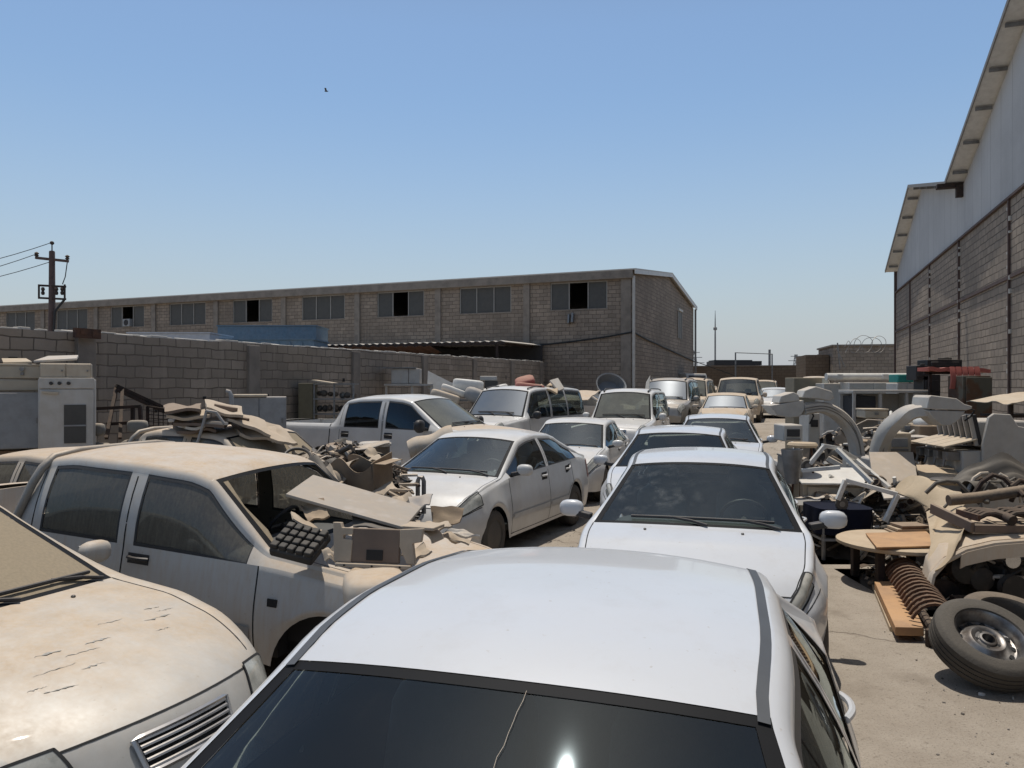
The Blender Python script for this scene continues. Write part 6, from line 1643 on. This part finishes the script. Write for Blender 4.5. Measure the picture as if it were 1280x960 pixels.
# loose tubes, flat sheets and instrument cases lying about, copied from one of each
def strew(kind, make, label, cat, grp, spots, seed, tilt=.5):
    r4 = random.Random(seed); first = None
    for x, y, z in spots:
        if first is None: first = thing(kind, label, cat, (0, 0, 0), group=grp); make(first); o = first
        else: o = copy_tree(first)
        s_ = r4.uniform(.75, 1.25); o.location = (x, y, z); o.scale = (s_*r4.uniform(.8, 1.25), s_, s_); o.rotation_euler = (r4.uniform(-tilt, tilt), r4.uniform(-tilt, tilt), r4.uniform(0, 6.3))
r7 = random.Random(5)
def over(n, cx, cy, rx, ry, hf, an=0., dz=.08, base=0.):
    out = []
    for q in range(n):
        a = r7.uniform(0, 6.3); d = math.sqrt(r7.uniform(.02, .9)); x, y = rx*d*math.cos(a), ry*d*math.sin(a); p = Matrix.Rotation(an, 3, 'Z') @ Vector((x, y, 0))
        out.append((cx+p.x, cy+p.y, gz(cx, cy)+base+hf(x, y)+dz))
    return out
def mk_tube(t): part('tube', MB().tube([(-.42, 0, 0), (.30, 0, 0), (.38, 0, .03), (.42, 0, .11)], .022, 8), m_whitepl, t); part('bracket', MB().box((-.2, 0, .02), (.10, .05, .05)), m_steel, t, .006)
def mk_sheet(t): part('plate', MB().sheet(lambda u, v: (.52*(u-.5), .36*(v-.5), .05*math.sin(u*4)+.04*noise.noise((u*3, v*3, 2))), 10, 8, .008), m_offwhite, t); part('folded_edge', MB().box((-.26, 0, -.05), (.012, .34, .09), (0, .3, 0)), m_offwhite, t)
def mk_case(t): part('casing', MB().box((0, 0, .10), (.34, .28, .22)), m_greymach, t, .015); part('display', MB().box((.04, -.142, .12), (.16, .012, .10)), m_dark, t, .004); part('knob', MB().lathe([(.018, 0), (.018, .02), (.001, .02)], 10, (-.11, -.14, .13), 'Y'), m_black_plastic, t); part('cable', MB().tube([(.15, .12, .1), (.25, .15, .05), (.3, .05, 0), (.22, -.1, .0)], .009, 6), m_wire, t)
def mk_dark(t): part('plate', MB().sheet(lambda u, v: (.40*(u-.5), .26*(v-.5), .05*math.sin(u*5)+.05*noise.noise((u*3, v*3, 7))), 10, 8, .008), m_gridblack, t)
def mk_card(t): part('plate', MB().sheet(lambda u, v: (.40*(u-.5), .24*(v-.5), .04*math.sin(u*4+1)+.05*noise.noise((u*3, v*3, 9))), 10, 8, .008), m_trim, t)
W2 = 'in the scrap around the C-arm machines'
strew('steel_tube', mk_tube, 'white bent steel tube '+W2, 'tube', 'white bent steel tubes '+W2, over(16, 6.3, 13.3, 1.9, 2.2, hl2, -.3), 3)
strew('metal_sheet', mk_sheet, 'pale bent metal sheet '+W2, 'metal sheet', 'pale bent metal sheets '+W2, over(14, 6.3, 13.3, 1.9, 2.2, hl2, -.3), 4)
strew('instrument_case', mk_case, 'small grey instrument case with dark display '+W2, 'instrument', 'small grey instrument cases '+W2, over(12, 6.3, 13.3, 1.9, 2.2, hl2, -.3, .03), 6, .25)
W3 = 'in the low litter under the bed frames'
strew('steel_tube', mk_tube, 'white bent steel tube '+W3, 'tube', 'white bent steel tubes '+W3, over(7, 4.65, 9.9, 1., 1., hl4), 8)
strew('metal_sheet', mk_sheet, 'pale bent metal sheet '+W3, 'metal sheet', 'pale bent metal sheets '+W3, over(6, 4.65, 9.9, 1., 1., hl4), 9)
W4 = 'in the dark heap beside the white sedan'
strew('bent_plate', mk_dark, 'bent black plastic plate '+W4, 'plastic plate', 'bent black plastic plates '+W4, over(9, -2.05, 8.25, 1.05, 1.2, hl1), 12, .8)
strew('bent_plate', mk_card, 'bent beige trim plate '+W4, 'trim', 'bent beige trim plates '+W4, over(9, -2.05, 8.25, 1.05, 1.2, hl1), 13, .8)
W5 = 'over the far pickup bonnet'
strew('bent_plate', mk_dark, 'bent black plastic plate '+W5, 'plastic plate', 'bent black plastic plates '+W5, over(6, -2.12, 9.3, .8, .6, hl7, -.4, .06, .92), 14, .8)
strew('bent_plate', mk_card, 'bent beige trim plate '+W5, 'trim', 'bent beige trim plates '+W5, over(5, -2.12, 9.3, .8, .6, hl7, -.4, .06, .92), 15, .8)
# bigger pieces on the left heap
dr = thing('steel_drum', 'short steel drum with a pale lid behind the scrap heap', 'drum', P(469, 556, 10.6))
part('shell', MB().lathe([(.20, -1.0), (.20, -.02), (.19, -.02)], 24), m_scrap, dr)
part('lid', MB().lathe([(.19, -.02), (.22, -.015), (.225, .02), (.20, .04), (.06, .045), (.001, .05)], 24), m_offwhite, dr)
dl = thing('air_cleaner', 'flat brown air cleaner lid on the scrap heap left of the drum', 'air cleaner', P(427, 560, 9.6), (R(8), R(5), 0))
part('pan', MB().lathe([(.18, -.06), (.20, 0), (.19, .03), (.05, .05), (.001, .05)], 24), m_browntrim, dl)
bmp = thing('bumper_cover', 'rolled beige bumper cover lying against the white sedan nose', 'bumper', P(540, 556, 10.9), (0, R(-14), R(6)))
part('skin', MB().sheet(lambda u, v: (.66*(u-.5), .16*math.cos(v*4.4), .17*math.sin(v*4.4)*(.8+.35*u)+.02*math.sin(u*9)), 14, 16, .008), m_tan_dusty, bmp, ang=70)
cbx = thing('crumpled_carton', 'crumpled brown carton standing open in the scrap heap', 'carton', P(450, 603, 7.9), (R(4), R(-6), R(-22)))
part('wall', MB().sheet(lambda u, v: (.5*(u-.5), -.17+.03*math.sin(u*7), .34*(v-.4)+.08*math.sin(u*6)*v), 14, 6, .008), m_card, cbx)
part('wall', MB().sheet(lambda u, v: (.25+.04*v, -.17+.38*u, .36*(v-.4)+.05*u*v), 8, 6, .008), m_card, cbx)
part('wall', MB().sheet(lambda u, v: (-.25-.03*v, -.17+.38*u, .30*(v-.4)), 8, 6, .008), m_card, cbx)
part('wall', MB().sheet(lambda u, v: (.5*(u-.5), .21, .36*(v-.4)+.06*math.sin(u*5+1)*v), 10, 6, .008), m_card, cbx)
part('flap', MB().sheet(lambda u, v: (.25+.17*v, -.15+.34*u, .2-.02*v), 4, 4, .006), m_card, cbx)
for k, (a, b, c, d, mt_, lab) in enumerate([((398, 586), (412, 582), (433, 615), (420, 622), m_trim, 'beige trim leaning left of the crumpled carton'), ((408, 578), (424, 570), (440, 590), (428, 600), m_dashdirt, 'dark plastic flap behind the crumpled carton'), ((455, 620), (490, 605), (497, 611), (462, 626), m_trim, 'pale trim strip lying in front of the crumpled carton'), ((378, 573), (398, 570), (424, 606), (412, 612), m_dashdirt, 'grey plastic panel at the pickup roof corner'), ((483, 618), (505, 612), (515, 622), (494, 630), m_trim, 'small beige trim piece below the white sedan bonnet'), ((443, 560), (487, 552), (487, 555), (444, 564), m_alu, 'thin aluminium strip lying across the scrap below the drum')]):
    Y = [7.4, 8.3, 7.5, 7.0, 7.3, 9.3][k]; slab('plastic_offcut', [P(*a, Y+.2), P(*b, Y+.2), P(*c, Y-.1), P(*d, Y-.1)], .012, mt_, lab, 'trim', warp=.05, seed=k+20)
sw = thing('steering_ring', 'black steering wheel rim half sunk in the scrap heap', 'steering wheel', P(372, 572, 8.9), (R(36), R(15), 0))
part('rim', MB().tube([(.15*math.cos(a), .15*math.sin(a), 0) for a in [2*math.pi*k/24 for k in range(24)]], .018, 8, closed=True), m_black_plastic, sw)
part('spoke', MB().bar((-.145, 0, 0), (.145, 0, -.02), .04, .015).bar((0, 0, -.01), (0, -.14, 0), .04, .015), m_black_plastic, sw)
# ------------------------------------------------------------------ junk on the near pickup's bonnet
slab('scuffed_metal_sheet', [P(357, 619, 5.15), P(391, 595, 5.75), P(527, 635, 5.55), P(505, 661, 4.95)], .022, m_sheetgrey, 'scuffed grey sheet metal door lying across the near pickup bonnet', 'metal sheet')
o = P(375, 676, 4.72)
tb = thing('tread_block', 'black ribbed plastic grid lying on the near pickup wing', 'plastic grid', o, (R(28), R(10), R(-14)))
part('base', MB().box((0, 0, -.03), (.29, .25, .06)), m_gridblack, tb, .015)
for i in range(5):
    for j in range(4):
        part('lug', MB().box((-.115+.0575*i, -.092+.061*j, .012), (.047, .048, .035), (rng.uniform(-.1, .1), rng.uniform(-.1, .1), rng.uniform(-.08, .08))), m_gridblack, tb, .008)
o = P(470, 682, 4.55)
cf = thing('dashboard_shell', 'pale dashboard frame with brown glove-box panel propped on the bonnet', 'dashboard', o, (R(-8), 0, R(-10)))
part('centre_panel', MB().box((0, 0, .0), (.30, .03, .20)), m_browntrim, cf, .006)
part('opening', MB().box((.0, -.017, -.055), (.10, .008, .06)), m_gap, cf)
part('left_frame', MB().prism([(-.27, .13), (-.22, .13), (-.21, .10), (-.14, .10), (-.14, .06), (-.20, .055), (-.20, .035), (-.14, .03), (-.145, -.10), (-.25, -.10)], -.02, .02, 0, Matrix.Rotation(R(90), 4, 'X')), m_trim, cf, .004)
part('right_frame', MB().prism([(.15, .10), (.29, .11), (.28, .03), (.23, .02), (.25, -.10), (.20, -.10), (.15, .0)], -.02, .02, 0, Matrix.Rotation(R(90), 4, 'X')), m_trim, cf, .004)
part('lower_rail', MB().box((.0, -.03, -.115), (.46, .05, .022)), m_trim, cf, .004)
for dx in (-.17, 0, .17): part('bolt_hole', MB().lathe([(.006, 0), (.006, .004), (.0001, .004)], 8, (dx, -.056, -.115), 'Y'), m_gap, cf)
for k, (a, b, c, d, Ya, Yb, mt_, lab) in enumerate([
    ((375, 632), (405, 622), (412, 648), (386, 652), 5.2, 5.0, m_card, 'brown card scrap showing under the grey metal sheet'),
    ((363, 640), (400, 662), (410, 668), (366, 648), 5.0, 4.85, m_trim, 'pale trim strip between the black grid and the metal sheet'),
    ((402, 690), (418, 684), (425, 697), (408, 700), 4.65, 4.6, m_trim, 'small pale trim offcut below the black plastic grid'),
    ((530, 655), (560, 651), (566, 660), (536, 668), 5.3, 5.1, m_trim, 'pale trim piece right of the dashboard frame'),
    ((555, 668), (590, 674), (586, 680), (550, 674), 5.3, 5.2, m_trim, 'narrow pale trim slat poking towards the white sedan'),
    ((560, 662), (598, 668), (600, 671), (562, 667), 5.5, 5.45, m_offwhite, 'thin white slat under the white sedan headlight'),
    ((538, 633), (580, 636), (575, 655), (542, 660), 6.9, 6.8, m_card, 'brown plastic flap half covering the white sedan headlight'),
    ((510, 622), (541, 618), (536, 632), (516, 640), 6.9, 6.7, m_greybox, 'grey bracket plate in front of the white sedan grille'),
    ((440, 645), (500, 655), (505, 664), (442, 658), 5.2, 4.9, m_dashdirt, 'dark liner sheet under the grey metal sheet'),
    ((500, 690), (530, 680), (540, 690), (512, 702), 4.9, 4.7, m_trim, 'bowed pale liner beside the dashboard frame')]):
    slab('plastic_offcut', [P(*a, Ya), P(*b, Ya), P(*c, Yb), P(*d, Yb)], .012, mt_, lab, 'trim', warp=.04, seed=k+40)
o = P(528, 675, 5.0); wa = thing('arch_liner', 'pale plastic duct with a curved opening beside the dashboard frame', 'plastic duct', o, (0, 0, R(-20)))
part('arch', MB().sheet(lambda u, v: (.11*math.cos(3.3*u)*1.0, -.08+.16*v, .07*math.sin(3.3*u)), 16, 4, .012), m_trim, wa, ang=60)
part('top_plate', MB().box((-.01, .0, .09), (.26, .17, .02)), m_trim, wa, .004)
single('upright_loop', MB().tube([(-.03, 0, -.30), (-.03, 0, .02), (-.015, 0, .06), (.015, 0, .06), (.03, 0, .02), (.03, 0, -.30)], .022, 8), m_steel, 'grey upright tube loop in front of the white sedan bonnet', 'tube', loc=P(526, 604, 7.6))
for k, (px, py, Y) in enumerate(((496, 618, 7.4), (508, 611, 7.5))):
    t = thing('hinge_bracket', ['beige hinge bracket cluster left of the upright tube loop', 'beige bracket cluster touching the upright tube loop'][k], 'bracket', P(px, py, Y), (0, .3, .5*k))
    part('plate', MB().box((0, 0, 0), (.16, .10, .02), (.3, .2, 0)), m_trim, t, .004)
    part('arm', MB().bar((-.08, 0, .02), (.12, .02, .07), .04, .03), m_trim, t, .004)
    part('pin', MB().tube([(.1, -.05, .06), (.1, .06, .07)], .015, 8), m_darkrust, t)
# wing indicator and folded cushion on the near pickup's nose
mb = MB(); rounded_box(mb, shl.S(1.62, 3.2, -1, .02), (.12, .09, .22), .5); part('wing_repeater', mb, m_tan_dusty, luv, ang=60)
mb = MB(); mb.box(shl.S(1.02, 2.2, -1, .002), (.07, .012, .05)); part('side_lamp_hole', mb, m_gap, luv)
lump('dusty rounded cushion at the nose of the near pickup', 470, 738, 4.25, (.36, .4, .2), (0, 0, .3), m_tan_dusty, .5, 'cushion', 'seat_cushion')
# pieces on the ground by the aisle
for k, (px, py, s) in enumerate(((1085, 712, .10), (1092, 722, .08), (1073, 716, .06), (1160, 725, .12), (1175, 728, .09), (1140, 700, .12), (1226, 868, .02), (1262, 872, .02))):
    g_ = gq(px, py, .0); mb = MB(); mb.sheet(lambda u, v, s=s, k=k: (s*2*(u-.5), s*(v-.5), s*.3*math.sin(u*4+k)+.02), 6, 4, .004)
    single('scrap_flake', mb, m_offwhite if k > 2 else m_darkrust, ['rusty flake at the near corner of the round table shade', 'rusty flake touching the top end of the plank', 'rusty flake nearest the white sedan on the aisle', 'pale crumpled foil beside the iron ribs', 'pale crumpled foil under the wrecked wing', 'pale square scrap standing under the round table', 'tiny white chip left of the steel-rimmed tyre shadow', 'tiny white chip in the steel-rimmed tyre shadow'][k], 'scrap', loc=g_, rot=(.2*k, .1, k))
